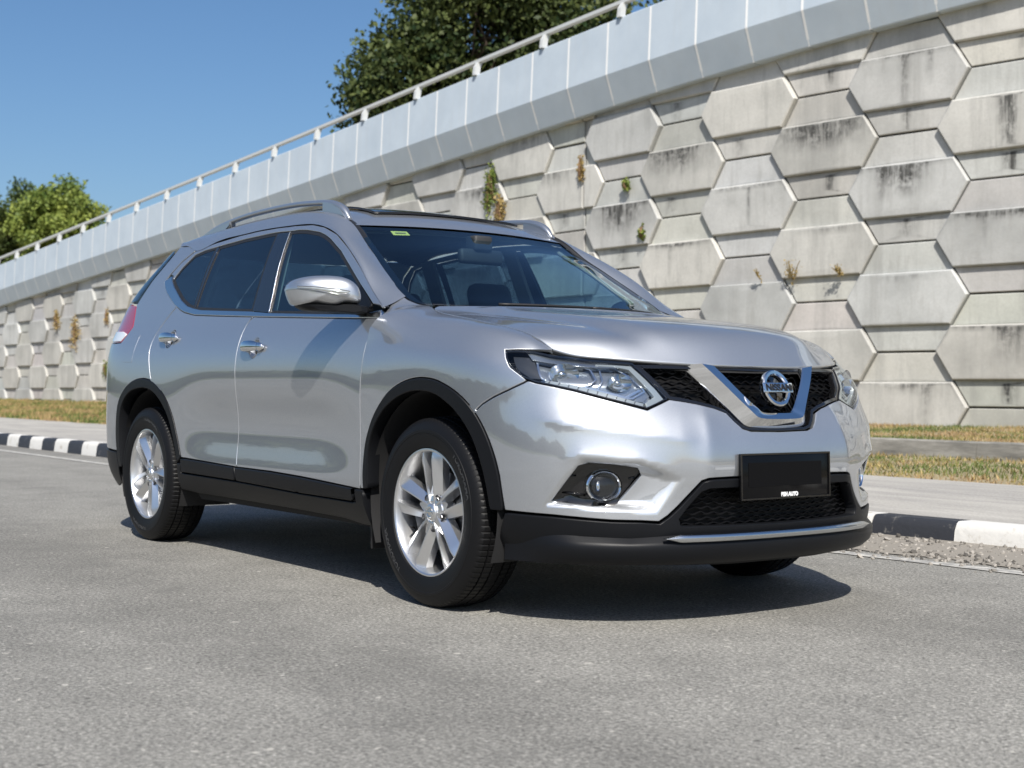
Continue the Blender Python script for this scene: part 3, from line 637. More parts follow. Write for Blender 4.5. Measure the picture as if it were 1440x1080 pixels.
# lip spoiler bulge under the bumper and chrome strip
def sweep_lip(name, us, zs, prof, m, parent):
    P0, n0 = surf_at(us, zs, 0); out = np.zeros((len(us), len(prof), 3))
    for i, (o, dzz) in enumerate(prof):
        hn = n0*[1, 1, 0]; hn /= np.linalg.norm(hn, axis=1)[:, None]; out[:, i] = P0+hn*np.asarray(o)[..., None] if np.ndim(o) else P0+hn*o
        out[:, i, 2] += dzz if np.ndim(dzz) == 0 else np.asarray(dzz)
    return grid_obj(name, out, m, parent, normals=True)
us = np.linspace(-.36, -2.04, 140); du = np.minimum(us+1.2, 0)*0+np.abs(us+1.2)
zt = np.interp(du, [0, .36, .50, .62, .80], [.326, .334, .318, .330, .375]); k_ = 1-sst(.62, .80, du); 
lipz = .285+0*us
e_ = 1-sst(.72, .84, du)*1.0; j_ = .008*e_-.004*(1-e_)
pr_ = [(.003*e_-.004*(1-e_), zt-lipz+.004), (.010*k_+j_*.5, (zt-lipz)*.75), (.026*k_+j_*.6, (zt-lipz)*.30), (.032*k_+j_*.7, 0*us), (.031*k_+j_*.7, -.02+0*us), (.022*k_+j_*.6, -.045+0*us), (j_*.5, -.066+0*us)]
lip = sweep_lip('lower_lip', us, lipz, pr_, BLACKP, lower)
us = np.linspace(-.779, -2.4+.779, 120); du = np.abs(us+1.2); taper = np.clip((.421-du)/.045, 0.02, 1)
zc = np.full_like(us, .310)
hh = .0125*taper
pr_ = [(.030+0*us, -hh-.001), (.037+0*us, -hh), (.041+.003*taper, -hh*.2), (.040+.003*taper, hh*.5), (.036+0*us, hh), (.028+0*us, hh+.001)]
sweep_lip('chrome_strip', us, zc, pr_, SATIN, lower)

# inner black and mesh
GRB = mat('grille_black', (.003, .003, .0035), .5, spec=.2); MESHM = mat('mesh_black', (.005, .005, .006), .45, spec=.2)
def wavy(name, region, rows, off, parent, amp=.004, wl=.042, hgt=.0028, dep=.010):
    m = MB()
    for kx, z in enumerate(rows):
        run = []
        us = np.arange(-.70, -1.7001, -.0055); ph = math.pi*(kx % 2); zz = z+amp*np.sin(2*math.pi*us/wl+ph)
        ins = inpoly(us, zz, region)
        segs = []; cur = []
        for i, a in enumerate(ins):
            if a: cur.append(i)
            elif cur: segs.append(cur); cur = []
        if cur: segs.append(cur)
        for sgm in segs:
            if len(sgm) < 4: continue
            U_ = us[sgm]; Z_ = zz[sgm]; P0, n0 = surf_at(U_, Z_, off); P1 = P0-n0*dep
            for A_, dz1, dz2 in ((P0, hgt/2, -hgt/2),):
                k = len(U_); V_ = []
                for p, b in zip(P0, P1): V_ += [(p[0], p[1], p[2]+hgt/2), (p[0], p[1], p[2]-hgt/2), (b[0], b[1], b[2]-hgt/2), (b[0], b[1], b[2]+hgt/2)]
                m.add(V_, [(4*i+j, 4*i+(j+1) % 4, 4*i+4+(j+1) % 4, 4*i+4+j) for i in range(k-1) for j in range(4)])
    return m.obj(name, MESHM, parent, smooth=False)
gr_reg = symm([(-1.2, .655), (-1.05, .66), (-1.0, .70), (-.955, .732), (-.85, .758), (-.80, .768), (-.7531, .835), (-.715, .886), (-.9, .890), (-1.2, .888)])
grille = panel('grille', 'S1', symm([(-1.2, .64), (-1.05, .645), (-.98, .70), (-.955, .725), (-.85, .75), (-.79, .76), (-.7531, .835), (-.695, .897), (-.8, .898), (-.95, .895), (-1.2, .891)]), GRB, CAR, -1, step=.03, off=-.055, thick=0)
wavy('grille_mesh', gr_reg, np.arange(.660, .89, .0185), -.030, grille, amp=.0042, wl=.046)
lm = panel('lower_intake', 'S1', symm([(-1.2, .33), (-.84, .335), (-.82, .37), (-.90, .485), (-1.2, .485)]), GRB, CAR, -1, step=.03, off=-.05, thick=0)
wavy('intake_mesh', symm(meshH), np.arange(.352, .475, .0165), -.034, lm, amp=.0035, wl=.046)
# grille surround lip: black band round the opening
def band(name, poly, w, off, m, parent, thick=.03, step=.02):
    q = densify(poly, .02); q = q if area(q) > 0 else q[::-1]; inner = [tuple(p) for p in offset_poly(q, -w)]
    return panel(name, 'S1', poly, m, parent, -1, holes=[inner], off=off, gap=.001, hem=.002, thick=thick, step=step)
band('grille_surround', symm([(-1.2, .666), (-1.075, .669), (-1.045, .678), (-1.02, .702), (-.9952, .732), (-.955, .747), (-.8969, .7615), (-.85, .770), (-.8107, .776), (-.7551, .845), (-.7071, .896), (-.8, .8955), (-.95, .893), (-1.2, .889)]), .012, -.006, BLACKG, grille)

panel('front_light_block', 'S1', symm([(-1.2, .215), (-.40, .24), (-.40, .66), (-.52, .78), (-.70, .88), (-1.2, .885)]), DARK, CAR, -1, step=.05, off=-.085, thick=0, gap=0, hem=.0005)  # unseen dark sheet added to block sunlight leaking through the panel gaps
ua = np.linspace(-.42, 2*UC+.42, 60); rim_ = surf_at(ua, np.full_like(ua, .212), -.012)[0]
mobj('underside_light_block', list(rim_)+[(p[0]*.35, p[1]*.8, .25) for p in rim_], [(i, i+1, 61+i, 60+i) for i in range(59)], DARK, CAR, False)  # unseen sheet added to stop sunlight leaking down behind the bumper
# chrome V
def vee(parent):
    # stations along the V from the right-hand tip round the bottom to the other tip: outer point, inner point (x, y, z)
    st = [((.757, .340, .893), (.808, .226, .889)), ((.797, .288, .835), (.842, .178, .832)), ((.842, .223, .760), (.872, .122, .772)), ((.876, .176, .703), (.887, .092, .745)),
          ((.887, .157, .684), (.891, .078, .733)), ((.893, .125, .675), (.894, .060, .728)), ((.897, .06, .672), (.896, .03, .727)), ((.898, 0, .671), (.897, 0, .727))]
    st = [(tuple(np.array(a)*[1, -1, 1]), tuple(np.array(b)*[1, -1, 1])) for a, b in st]
    full = st+[(tuple(np.array(a)*[1, -1, 1]), tuple(np.array(b)*[1, -1, 1])) for a, b in st[:-1][::-1]]
    A = curve3([a for a, b in full]); B_ = curve3([b for a, b in full])
    # use a common parameter so that corners stay paired
    d = np.linspace(0, 1, len(full)); fa = [spl(d, [p[0][i] for p in full]) for i in range(3)]; fb = [spl(d, [p[1][i] for p in full]) for i in range(3)]
    T = np.linspace(0, 1, 140); PA = np.stack([f(T) for f in fa], 1); PB = np.stack([f(T) for f in fb], 1)
    fwd = np.array([1., 0, .28]); fwd /= np.linalg.norm(fwd)
    m = MB(); out = []
    for t, off in ((-.0, -.035), (0.0, .0), (.03, .004), (.50, .028), (.95, .010), (1.0, .004), (1.0, -.035)):
        out.append(PA*(1-t)+PB*t+fwd*off)
    O_ = np.stack(out, 1); n, k = O_.shape[:2]; idx = np.arange(n*k).reshape(n, k)
    m.add(O_.reshape(-1, 3), [(idx[i, j], idx[i+1, j], idx[i+1, j+1], idx[i, j+1]) for i in range(n-1) for j in range(k-1)]+[tuple(idx[0]), tuple(idx[-1][::-1])])
    o = m.obj('chrome_vee', CHROME, parent); return autosmooth(o, 14)
vee(grille)
def textmesh(s, size, depth, bevel=0, bold=0):
    c = bpy.data.curves.new('t', 'FONT'); c.body = s; c.size = size; c.extrude = depth; c.bevel_depth = bevel; c.align_x = 'CENTER'; c.align_y = 'CENTER'; c.offset = bold
    o = bpy.data.objects.new('t', c); COL.objects.link(o); dg = bpy.context.evaluated_depsgraph_get(); me = bpy.data.meshes.new_from_object(o.evaluated_get(dg))
    v = [tuple(p.co) for p in me.vertices]; f = [tuple(p.vertices) for p in me.polygons]; bpy.data.objects.remove(o); bpy.data.curves.remove(c); bpy.data.meshes.remove(me); return v, f
INK = mat('black_lettering', (.01, .01, .011), .4); WHITEINK = mat('white_lettering', (.8, .8, .8), .5)
def frame(o, fwd, up=(0, 0, 1), flip=False):
    "matrix whose local x is to the viewer's right, y up, z towards the viewer"
    z = Vector(fwd).normalized(); x = Vector(up).cross(z).normalized(); y = z.cross(x); M = Matrix((x, y, z)).transposed().to_4x4(); M.translation = Vector(o); return M
def emblem(parent):
    M = frame((.884, 0, .812), (1, 0, .30)); e = MB()
    e.lathe([(.0495, .0), (.0495, .010), (.053, .0155), (.0625, .017), (.067, .012), (.0675, 0)], M, 64)
    b = MB(); b.box((-.074, -.018, .006), (.074, .018, .022), 0, .003, M)
    back = MB(); back.lathe([(.0, -.010), (.05, -.010), (.052, -.02)], M, 40)
    o = e.obj('emblem', CHROME, parent); autosmooth(o, 30); bo = b.obj('emblem_bar', CHROME, o); autosmooth(bo, 30); back.obj('emblem_base', BLACKG, o)
    v, f = textmesh('NISSAN', .034, .001, 0, .0012); t = MB(); xs = [p[0] for p in v]; k = .128/(max(xs)-min(xs)); cx = (max(xs)+min(xs))/2; ys = [p[1] for p in v]; cy = (max(ys)+min(ys))/2
    t.add([M @ Vector(((p[0]-cx)*k, (p[1]-cy)*1.0, p[2]+.0225)) for p in v], f); t.obj('emblem_lettering', INK, o, smooth=False)
emblem(grille)
# number plate (blank, blacked out)
Mp = frame((.938, 0, .509), (1, 0, .03))
PLB = mat('black_plate', (.003, .003, .0035), .14, 0, spec=.22); PLM = mat('matt_black_patch', (.0055, .0055, .006), .8, spec=.05)
m = MB(); m.box((-.228, -.080, -.004), (.228, .080, .006), 0, .003, Mp); plate = m.obj('number_plate', PLB, CAR); autosmooth(plate, 30)
m = MB(); m.box((-.190, -.035, .0062), (.182, .048, .0078), 0, 0, Mp); m.obj('plate_patch', PLM, plate, smooth=False)
m = MB()
for a, b, c, d in ((-.228, -.080, .228, -.074), (-.228, .074, .228, .080), (-.228, -.074, -.222, .074), (.222, -.074, .228, .074)): m.box((a, b, .0062), (c, d, .009), 0, 0, Mp)
m.obj('plate_frame', BLACKG, plate, smooth=False)
m = MB(); m.box((-.10, -.06, -.045), (.10, .06, -.005), 0, 0, Mp); m.obj('plate_bracket', DARK, plate, smooth=False)
v, f = textmesh('BEH AUTO', .020, .0006, 0, .0012); t = MB(); xs = [p[0] for p in v]; k = .086/(max(xs)-min(xs)); cx = (max(xs)+min(xs))/2
t.add([Mp @ Vector(((p[0]-cx)*k+.013, p[1]*.95-.0655, p[2]+.0082)) for p in v], f); t.obj('plate_lettering', WHITEINK, plate, smooth=False)

# ---- fog lamps
GLOSSIN = BLACKG
for sg in (-1, 1):
    msk = (lambda p: p) if sg < 0 else mirror_u
    fq = msk(fogH)
    fb = panel('fog_lamp_bezel', 'S1', msk([(-.50, .425), (-.578, .560), (-.600, .568), (-.725, .550), (-.737, .52), (-.668, .410), (-.6109, .408)]), BLACKG, CAR, -1, step=.02, off=-.030, thick=0)
    c0, n0 = surf_at(-.632 if sg < 0 else 2*UC+.632, .4785, -.022); dirv = Vector((.90, sg*.42, .02)).normalized()
    M = frame(c0[0]+np.array(dirv)*.004, dirv)
    Ms = M @ Matrix.Diagonal((1.10, .96, 1, 1))
    r_ = MB(); r_.lathe([(.046, -.02), (.046, .002), (.0475, .010), (.052, .014), (.0565, .010), (.058, .0), (.058, -.02)], Ms, 56); ro = r_.obj('fog_lamp_ring', CHROME, fb); autosmooth(ro, 40)
    r_ = MB(); r_.lathe([(.0001, -.036), (.02, -.034), (.036, -.02), (.046, -.002)], Ms, 40); r_.obj('fog_reflector', mat('smoked_reflector', (.05, .05, .055), .18, .9) if sg < 0 else bpy.data.materials['smoked_reflector'], fb)
    r_ = MB(); r_.lathe([(.0001, .012), (.02, .0105), (.035, .006), (.046, -.002)], Ms, 40); r_.obj('fog_lens', LENS, fb)
    r_ = MB(); r_.tube([Ms @ Vector((-.014, -.020, -.018)), Ms @ Vector((-.014, .020, -.018))], .009, 10); r_.obj('fog_bulb', CHROME, fb)
    # fin strips of the bezel
    for (a, b) in (((-.535, .447), (-.585, .447)), ((-.548, .505), (-.570, .505)), ((-.700, .503), (-.716, .508))):
        p = surf_at([msk([a])[0][0], msk([b])[0][0]], [a[1], b[1]], -.026)[0]; r_ = MB(); r_.tube([p[0], p[1]], .0035, 8); r_.obj('bezel_fin', BLACKG, fb)

# ---- head lamps
REFL = mat('lamp_reflector', (.62, .64, .66), .10, 1); N = NT(REFL); N.l(N.bump(N.n('TexVoronoi').outputs['Distance'], .0, .001), N.p.inputs['Normal'])
LHOUS = mat('lamp_housing', (.035, .037, .042), .25, .3, .5); CLEARD = mat('clear_drl', (.46, .48, .46), .12, .6, 1)
LHG = mat('lamp_housing_grey', (.36, .38, .40), .2, .9)
for sg in (-1, 1):
    mk = (lambda p: p) if sg < 0 else mirror_u
    def strip_on(name, poly, off, m, thick=.01, step=.012):
        return panel(name, 'S1', mk(poly), m, hl, -1, off=off, gap=0, hem=.0012, thick=thick, step=step)
    hl = empty('headlight', parent=CAR)
    panel('lens', 'S1', mk(lampO), LENS, hl, -1, off=-.001, thick=.0, gap=.0012, hem=.001, step=.016)
    q = densify(lampO, .02); q = q if area(q) > 0 else q[::-1]; inn = [tuple(p) for p in offset_poly(q, -.0055)]
    panel('lens_border', 'S1', mk(lampO), BLACKG, hl, -1, holes=[mk(inn)], off=-.003, gap=.0012, hem=.0008, thick=.006, step=.02)
    panel('housing', 'S1', mk([tuple(p) for p in offset_poly(q, .004)]), LHOUS, hl, -1, off=-.062, thick=0, gap=0, hem=.0005)
    # main reflector bowl: faceted bezel frame with a lamp bowl inside
    bowl1 = [(-.440, .922), (-.490, .913), (-.545, .905), (-.590, .888), (-.612, .850), (-.592, .820), (-.560, .812), (-.50, .828), (-.468, .846)]
    bowl2 = [(-.607, .899), (-.660, .891), (-.705, .862), (-.735, .826), (-.748, .803), (-.712, .781), (-.665, .780), (-.612, .800), (-.624, .846)]
    def bezel(poly, off, w, name):
        qq = densify(poly, .012); qq = qq if area(qq) > 0 else qq[::-1]; inner = [tuple(p) for p in offset_poly(qq, -w)]
        strip_holes = [mk(inner)]
        return panel(name, 'S1', mk(poly), REFL, hl, -1, off=off, gap=0, hem=.001, thick=.03, step=.012, holes=strip_holes)
    strip_on('inner_reflector', [(-.425, .930), (-.48, .920), (-.60, .903), (-.705, .895), (-.785, .790), (-.745, .760), (-.60, .795), (-.465, .840)], -.036, LHG, 0)
    strip_on('upper_reflector', [(-.415, .9355), (-.4322, .9365), (-.4805, .923), (-.5319, .9155), (-.5819, .9075), (-.6431, .9035), (-.7031, .8985), (-.712, .888), (-.65, .886), (-.58, .889), (-.53, .895), (-.48, .902), (-.435, .912)], -.012, LHG, .02)
    bezel(bowl1, -.020, .0055, 'bezel_frame'); bezel(bowl2, -.022, .005, 'bezel_frame')
    for (cu, cz, ra, dp) in ((-.525, .864, .042, .026), (-.672, .834, .034, .022)):
        c0, n0 = surf_at(mk([(cu, cz)])[0][0], cz, -.012); dirv = Vector((.92, sg*.36, .04)).normalized(); M = frame(c0[0]-np.array(dirv)*.006, dirv)@Matrix.Diagonal((1.25, .85, 1, 1))
        r_ = MB(); r_.lathe([(.0001, -dp), (ra*.35, -dp*.93), (ra*.6, -dp*.70), (ra*.85, -dp*.35), (ra, 0), (ra*1.04, .002)], M, 40); o = r_.obj('reflector_bowl', REFL, hl)
        r_ = MB(); r_.lathe([(.0001, -dp*.35), (ra*.26, -dp*.42), (ra*.34, -dp*.65), (ra*.36, -dp)], M, 24); r_.obj('projector', REFL, o)
    # light-guide strip along the bottom with its segments, and the boomerang at the inner end
    low_ = [(-.478, .8285), (-.5074, .8215), (-.5574, .8075), (-.62, .7870), (-.68, .7680), (-.735, .7510), (-.742, .7640), (-.69, .7800), (-.63, .7985), (-.565, .8190), (-.515, .8330), (-.485, .8400)]
    strip_on('daytime_light_strip', low_, -.014, CLEARD, .02)
    for t in np.linspace(0, 1, 11):
        a = np.array([-.49, .8245])*(1-t)+np.array([-.735, .749])*t; b = a+[-.004, .0145]
        p = surf_at([mk([tuple(a)])[0][0], mk([tuple(b)])[0][0]], [a[1], b[1]], -.011)[0]; r_ = MB(); r_.tube([p[0], p[1]], .0016, 6); r_.obj('light_strip_rib', LHOUS, hl)
    strip_on('daytime_light_strip', [(-.7439, .7495), (-.7957, .7777), (-.7451, .845), (-.700, .8925), (-.64, .897), (-.60, .8985), (-.60, .893), (-.66, .889), (-.694, .880), (-.731, .836), (-.768, .785), (-.742, .765)], -.010, CLEARD, .02)
    strip_on('indicator_lens', [(-.742, .775), (-.762, .792), (-.735, .828), (-.722, .818), (-.728, .795), (-.715, .778)], -.030, LHG, .012)
    strip_on('bezel_arm', [(-.515, .8290), (-.565, .8160), (-.63, .7965), (-.69, .7790), (-.735, .806), (-.729, .811), (-.69, .789), (-.63, .8050), (-.567, .8235), (-.52, .8360)], -.022, REFL, .012)
    strip_on('outer_reflector', [(-.375, .930), (-.435, .925), (-.470, .847), (-.44, .845), (-.40, .880)], -.022, LHOUS, .01)

# ------------------------------------------------------------------ door handles
for sg in (-1, 1):
    for (cu, cz, dr) in ((1.425, .984, 0), (2.44, 1.052, 1)):
        h = empty('handle', parent=parts[sg][dr])
        # recess cup ring
        P = S2(cu, cz); nn = Vector((0, -1, .28)).normalized(); pt = Vector(P)
        Mh = frame(pt+nn*.0005, nn)
        cup = MB(); cup.lathe([(.0001, -.026), (.020, -.024), (.034, -.017), (.043, -.007), (.049, -.001), (.0505, -.006)], Mh@Matrix.Diagonal((1.0, .93, 1, 1)), 48); ob = cup.obj('handle_cup', PAINT, h)
        g = MB(); pts = []; rad = []
        for t in np.linspace(0, 1, 21):
            x = lerp(-.112, .070, t); b = math.sin(math.pi*t)**.5; pts.append(Mh @ Vector((x, .002, .006+.022*b))); rad.append(.008+.0135*min(1, b*1.1))
        g.tube(pts, rad, 16, flat=(1.15, .55)); og = g.obj('handle_grip', CHROME, h)
        g = MB(); g.tube([Mh @ Vector((.060, .001, .012)), Mh @ Vector((.085, 0, .014)), Mh @ Vector((.106, 0, .006))], [.020, .017, .006], 14, flat=(1.1, .6)); oc = g.obj('lock_cap', CHROME, h)
        if sg > 0:
            for o in (ob, og, oc):
                for v in o.data.vertices: v.co.y *= -1
                o.data.flip_normals()

# ------------------------------------------------------------------ door mirrors
def mirror(sg):
    r = empty('door_mirror', parent=CAR)
    OL = [(-.68, 1.107, 1.2), (-.673, 1.096, 1.226), (-.656, 1.07, 1.243), (-.617, 1.008, 1.254), (-.587, .962, 1.253), (-.565, .927, 1.246), (-.544, .895, 1.225), (-.533, .876, 1.196), (-.53, .871, 1.175), (-.533, .876, 1.142), (-.54, .887, 1.138), (-.568, .931, 1.139), (-.577, .945, 1.134), (-.589, .963, 1.128), (-.617, 1.007, 1.131), (-.646, 1.053, 1.135), (-.666, 1.085, 1.136), (-.673, 1.096, 1.156), (-.678, 1.103, 1.18)]
    n = 72; c = curve3(OL+[OL[0]]); O_ = c(np.linspace(0, 1, n, endpoint=False)); cen = O_.mean(0); FW = np.array([.99, .12, 0.])
    prof = [(-.075, .93), (-.06, .985), (-.02, 1.0), (.0, .995), (.025, .965), (.045, .91), (.064, .80), (.078, .62), (.086, .40), (.090, .18), (.091, .01)]
    rings = [cen+(O_-cen)*s+FW*x for x, s in prof]
    V_ = np.concatenate(rings)*[1, sg, 1]; F_ = [(i*n+j, i*n+(j+1) % n, (i+1)*n+(j+1) % n, (i+1)*n+j) for i in range(len(rings)-1) for j in range(n)]
    o = mobj('mirror_cap', V_, F_, PAINT, r); autosmooth(o, 70)
    ang = np.arctan2(O_[:, 2]-cen[2], O_[:, 1]-cen[1]); ra_ = np.hypot(O_[:, 2]-cen[2], O_[:, 1]-cen[1]); so_ = np.argsort(ang)
    def face(p, lift):
        d = np.array(p)-cen; a_ = np.arctan2(d[2], d[1]); s = min(np.hypot(d[1], d[2])/np.interp(a_, ang[so_], ra_[so_], period=2*np.pi), 1)
        return np.array(p)+FW*(np.interp(s, [q[1] for q in prof[3:]][::-1], [q[0] for q in prof[3:]][::-1])+lift)
    UP = [(-.6715, 1.094, 1.207), (-.661, 1.085, 1.2055), (-.639, 1.052, 1.203), (-.614, 1.013, 1.198), (-.587, .975, 1.193), (-.561, .934, 1.186)]
    DN = [(-.672, 1.094, 1.199), (-.661, 1.085, 1.197), (-.639, 1.052, 1.191), (-.614, 1.013, 1.182), (-.587, .975, 1.175), (-.565, .942, 1.178)]
    A = curve3(UP); B_ = curve3(DN); g = np.zeros((40, 7, 3))
    for i, t in enumerate(np.linspace(0, 1, 40)):
        for j, s_ in enumerate(np.linspace(0, 1, 7)): g[i, j] = face(A(t)*(1-s_)+B_(t)*s_, .0035-.0035*abs(2*s_-1)**3)*[1, sg, 1]
    grid_obj('indicator_lens', g, CLEARD, r, flip=(sg < 0))
    for j in (0, -1): m = MB(); m.tube([tuple(p+np.array([.001, 0, 0])) for p in g[:, j]], .0012, 6); m.obj('indicator_border', RUBBER if j == 0 else CHROME, r)
    # glass on the rear face
    m = MB(); m.add([tuple((cen+(q-cen)*.90-FW*.070)*[1, sg, 1]) for q in O_], [tuple(range(n))]); m.obj('mirror_glass', CHROME, r, smooth=False)
    # black lower housing and foot
    LO = np.array([(-.667, 1.083, 1.139), (-.646, 1.053, 1.139), (-.617, 1.007, 1.136), (-.589, .963, 1.134), (-.577, .945, 1.138), (-.568, .931, 1.142), (-.539, .886, 1.141), (-.516, .85, 1.131), (-.515, .847, 1.104), (-.536, .879, 1.100), (-.572, .937, 1.104), (-.602, .984, 1.107), (-.634, 1.034, 1.110), (-.649, 1.057, 1.114), (-.661, 1.076, 1.126)])
    cc = LO.mean(0); k = len(LO); V_ = []
    for x, s_ in ((.060, .70), (.045, .90), (.015, .985), (-.03, 1.0), (-.055, .9)): V_ += [tuple((cc+(q-cc)*s_+FW*x)*[1, sg, 1]) for q in LO]
    m = MB(); m.add(V_, [(i*k+j, i*k+(j+1) % k, (i+1)*k+(j+1) % k, (i+1)*k+j) for i in range(4) for j in range(k)]+[tuple(range(k)), tuple(range(4*k, 5*k))[::-1]])
    o = m.obj('mirror_foot', BLACKP, r); autosmooth(o, 30)
    m = MB(); m.tube([(-.545, sg*.90, 1.118), (-.545, sg*.86, 1.112), (-.55, sg*.82, 1.118)], [.018, .024, .03], 14, flat=(.7, 1.3)); m.obj('mirror_arm', BLACKP, r)
for sg in (-1, 1): mirror(sg)
# the far mirror is folded back against its window
_fm = [o for o in CAR.children if o.name.startswith('door_mirror')][-1]
_h = Vector((-.545, .885, 0)); _fm.matrix_world = Matrix.Translation(_h+Vector((-.13, -.012, -.004))) @ Matrix.Rotation(R(58), 4, 'Z') @ Matrix.Translation(-_h)

# ------------------------------------------------------------------ wheels
TYRE = mat('tyre_rubber', (.006, .006, .0066), .5, spec=.22); N = NT(TYRE); N.l(N.bump(N.noise(300, 3), .15, .001), N.p.inputs['Normal'])
ALLOY = mat('alloy_silver', (.76, .765, .775), .31, .95, .6, .04); DISC = mat('brake_disc', (.25, .24, .235), .35, .9); LINER = mat('arch_liner', (.012, .012, .013), .8)
RT = .354; WT = .108
def tyre_mesh():
    m = MB(); NA = 120
    prof = []  # (radius, axial outward) one side then tread then other side
    side_ = [(.229, .088), (.2365, .096), (.241, .1015), (.248, .1035), (.262, .1075), (.280, .1105), (.292, .1112), (.2935, .1128), (.303, .1125), (.3045, .1108), (.318, .1070), (.330, .1015), (.3395, .0945), (.3465, .0855)]
    grooves = [(-.058, .006), (-.022, .0075), (.022, .0075), (.058, .006)]
    tread = []
    def rad(a): return .3465+.0075*(1-(a/.085)**2)
    for g, w_ in grooves: tread += [(g-w_/2-.0005, 0), (g-w_/2+.0008, 1), (g+w_/2-.0008, 1), (g+w_/2+.0005, 0)]
    tr_ = sorted(tread); prof = [(r, a) for r, a in side_]
    tp = [(rad(a)-(.007 if d else 0), a) for a, d in tr_[::-1]]; prof += tp; prof += [(r, -a) for r, a in side_[::-1]]
    k = len(prof); NS = 480; V_ = [] 
    # lateral sipes: every few degrees the shoulder and rib vertices dip
    for j in range(NS):
        c = 2*math.pi*j/NS; s = (j % 5 == 0)
        for i, (r, a) in enumerate(prof):
            rr = r
            if s and (12 <= i <= len(side_)+len(tp)+1) and r > .340: rr = r-.0032
            V_.append((rr*math.cos(c), rr*math.sin(c), a))
    m.add(V_, [(j*k+i, ((j+1) % NS)*k+i, ((j+1) % NS)*k+i+1, j*k+i+1) for j in range(NS) for i in range(k-1)])
    return m
def ringtext(s, r, size, a0, span, flip=False):
    v, f = textmesh(s, size, .0008, 0, .0005); xs = [p[0] for p in v]; cx = (max(xs)+min(xs))/2; L = max(xs)-min(xs); out = []
    ys = [p[1] for p in v]; cy = (max(ys)+min(ys))/2
    for p in v:
        t = (p[0]-cx)/L*span; a = a0-t if not flip else a0+t; rr = r+(p[1]-cy) if not flip else r-(p[1]-cy); out.append((rr*math.cos(a), rr*math.sin(a), .1122+p[2]))
    return out, f
def rim_mesh():
    m = MB(); M = Matrix.Identity(4)
    m.lathe([(.222, .087), (.229, .0945), (.2285, .0985), (.224, .0990), (.2195, .0955), (.2165, .088), (.213, .070), (.208, .040), (.200, .0), (.200, -.085), (.222, -.095)], M, 96)
    def spoke(a0, off, rootw, tipw, lean):
        rs = np.linspace(.030, .2165, 13); V_ = []
        for i, r in enumerate(rs):
            t = (r-.030)/(.1865); c = off*lerp(.50, 1.0, t**.85); w_ = lerp(rootw, tipw, t**1.1)
            zt = lerp(.078, .093, min(1, t*1.2)) if t < .85 else .0935-.006*(t-.85)/.15
            zt -= .010*math.exp(-((t-.08)/.15)**2)*0
            rid = c+lean*w_*.42
            for (yy, zz) in ((c-w_/2-.002, zt-.050), (c-w_/2, zt-(.022 if lean > 0 else .004)), (rid-.0025, zt), (rid+.0025, zt), (c+w_/2, zt-(.022 if lean < 0 else .004)), (c+w_/2+.002, zt-.050)):
                x, y = r, yy; V_.append((x*math.cos(a0)-y*math.sin(a0), x*math.sin(a0)+y*math.cos(a0), zz))
        k = 6; m.add(V_, [(i*k+j, (i+1)*k+j, (i+1)*k+j+1, i*k+j+1) for i in range(len(rs)-1) for j in range(k-1)])
    for i in range(5):
        a = math.pi/2+2*math.pi*i/5+.06
        spoke(a, .050, .026, .046, -1); spoke(a, -.050, .026, .046, 1)
        # web between the two arms of a pair near the hub
        V_ = []
        for r, w_ in ((.035, .018), (.075, .013), (.095, .004)):
            for y in (-w_, w_): V_.append((r*math.cos(a)-y*math.sin(a), r*math.sin(a)+y*math.cos(a), .070))
        m.add(V_, [(0, 2, 3, 1), (2, 4, 5, 3)])
    m.lathe([(.0, .074), (.030, .074), (.040, .078), (.060, .074), (.072, .060), (.074, .030)], M, 60)
    return m
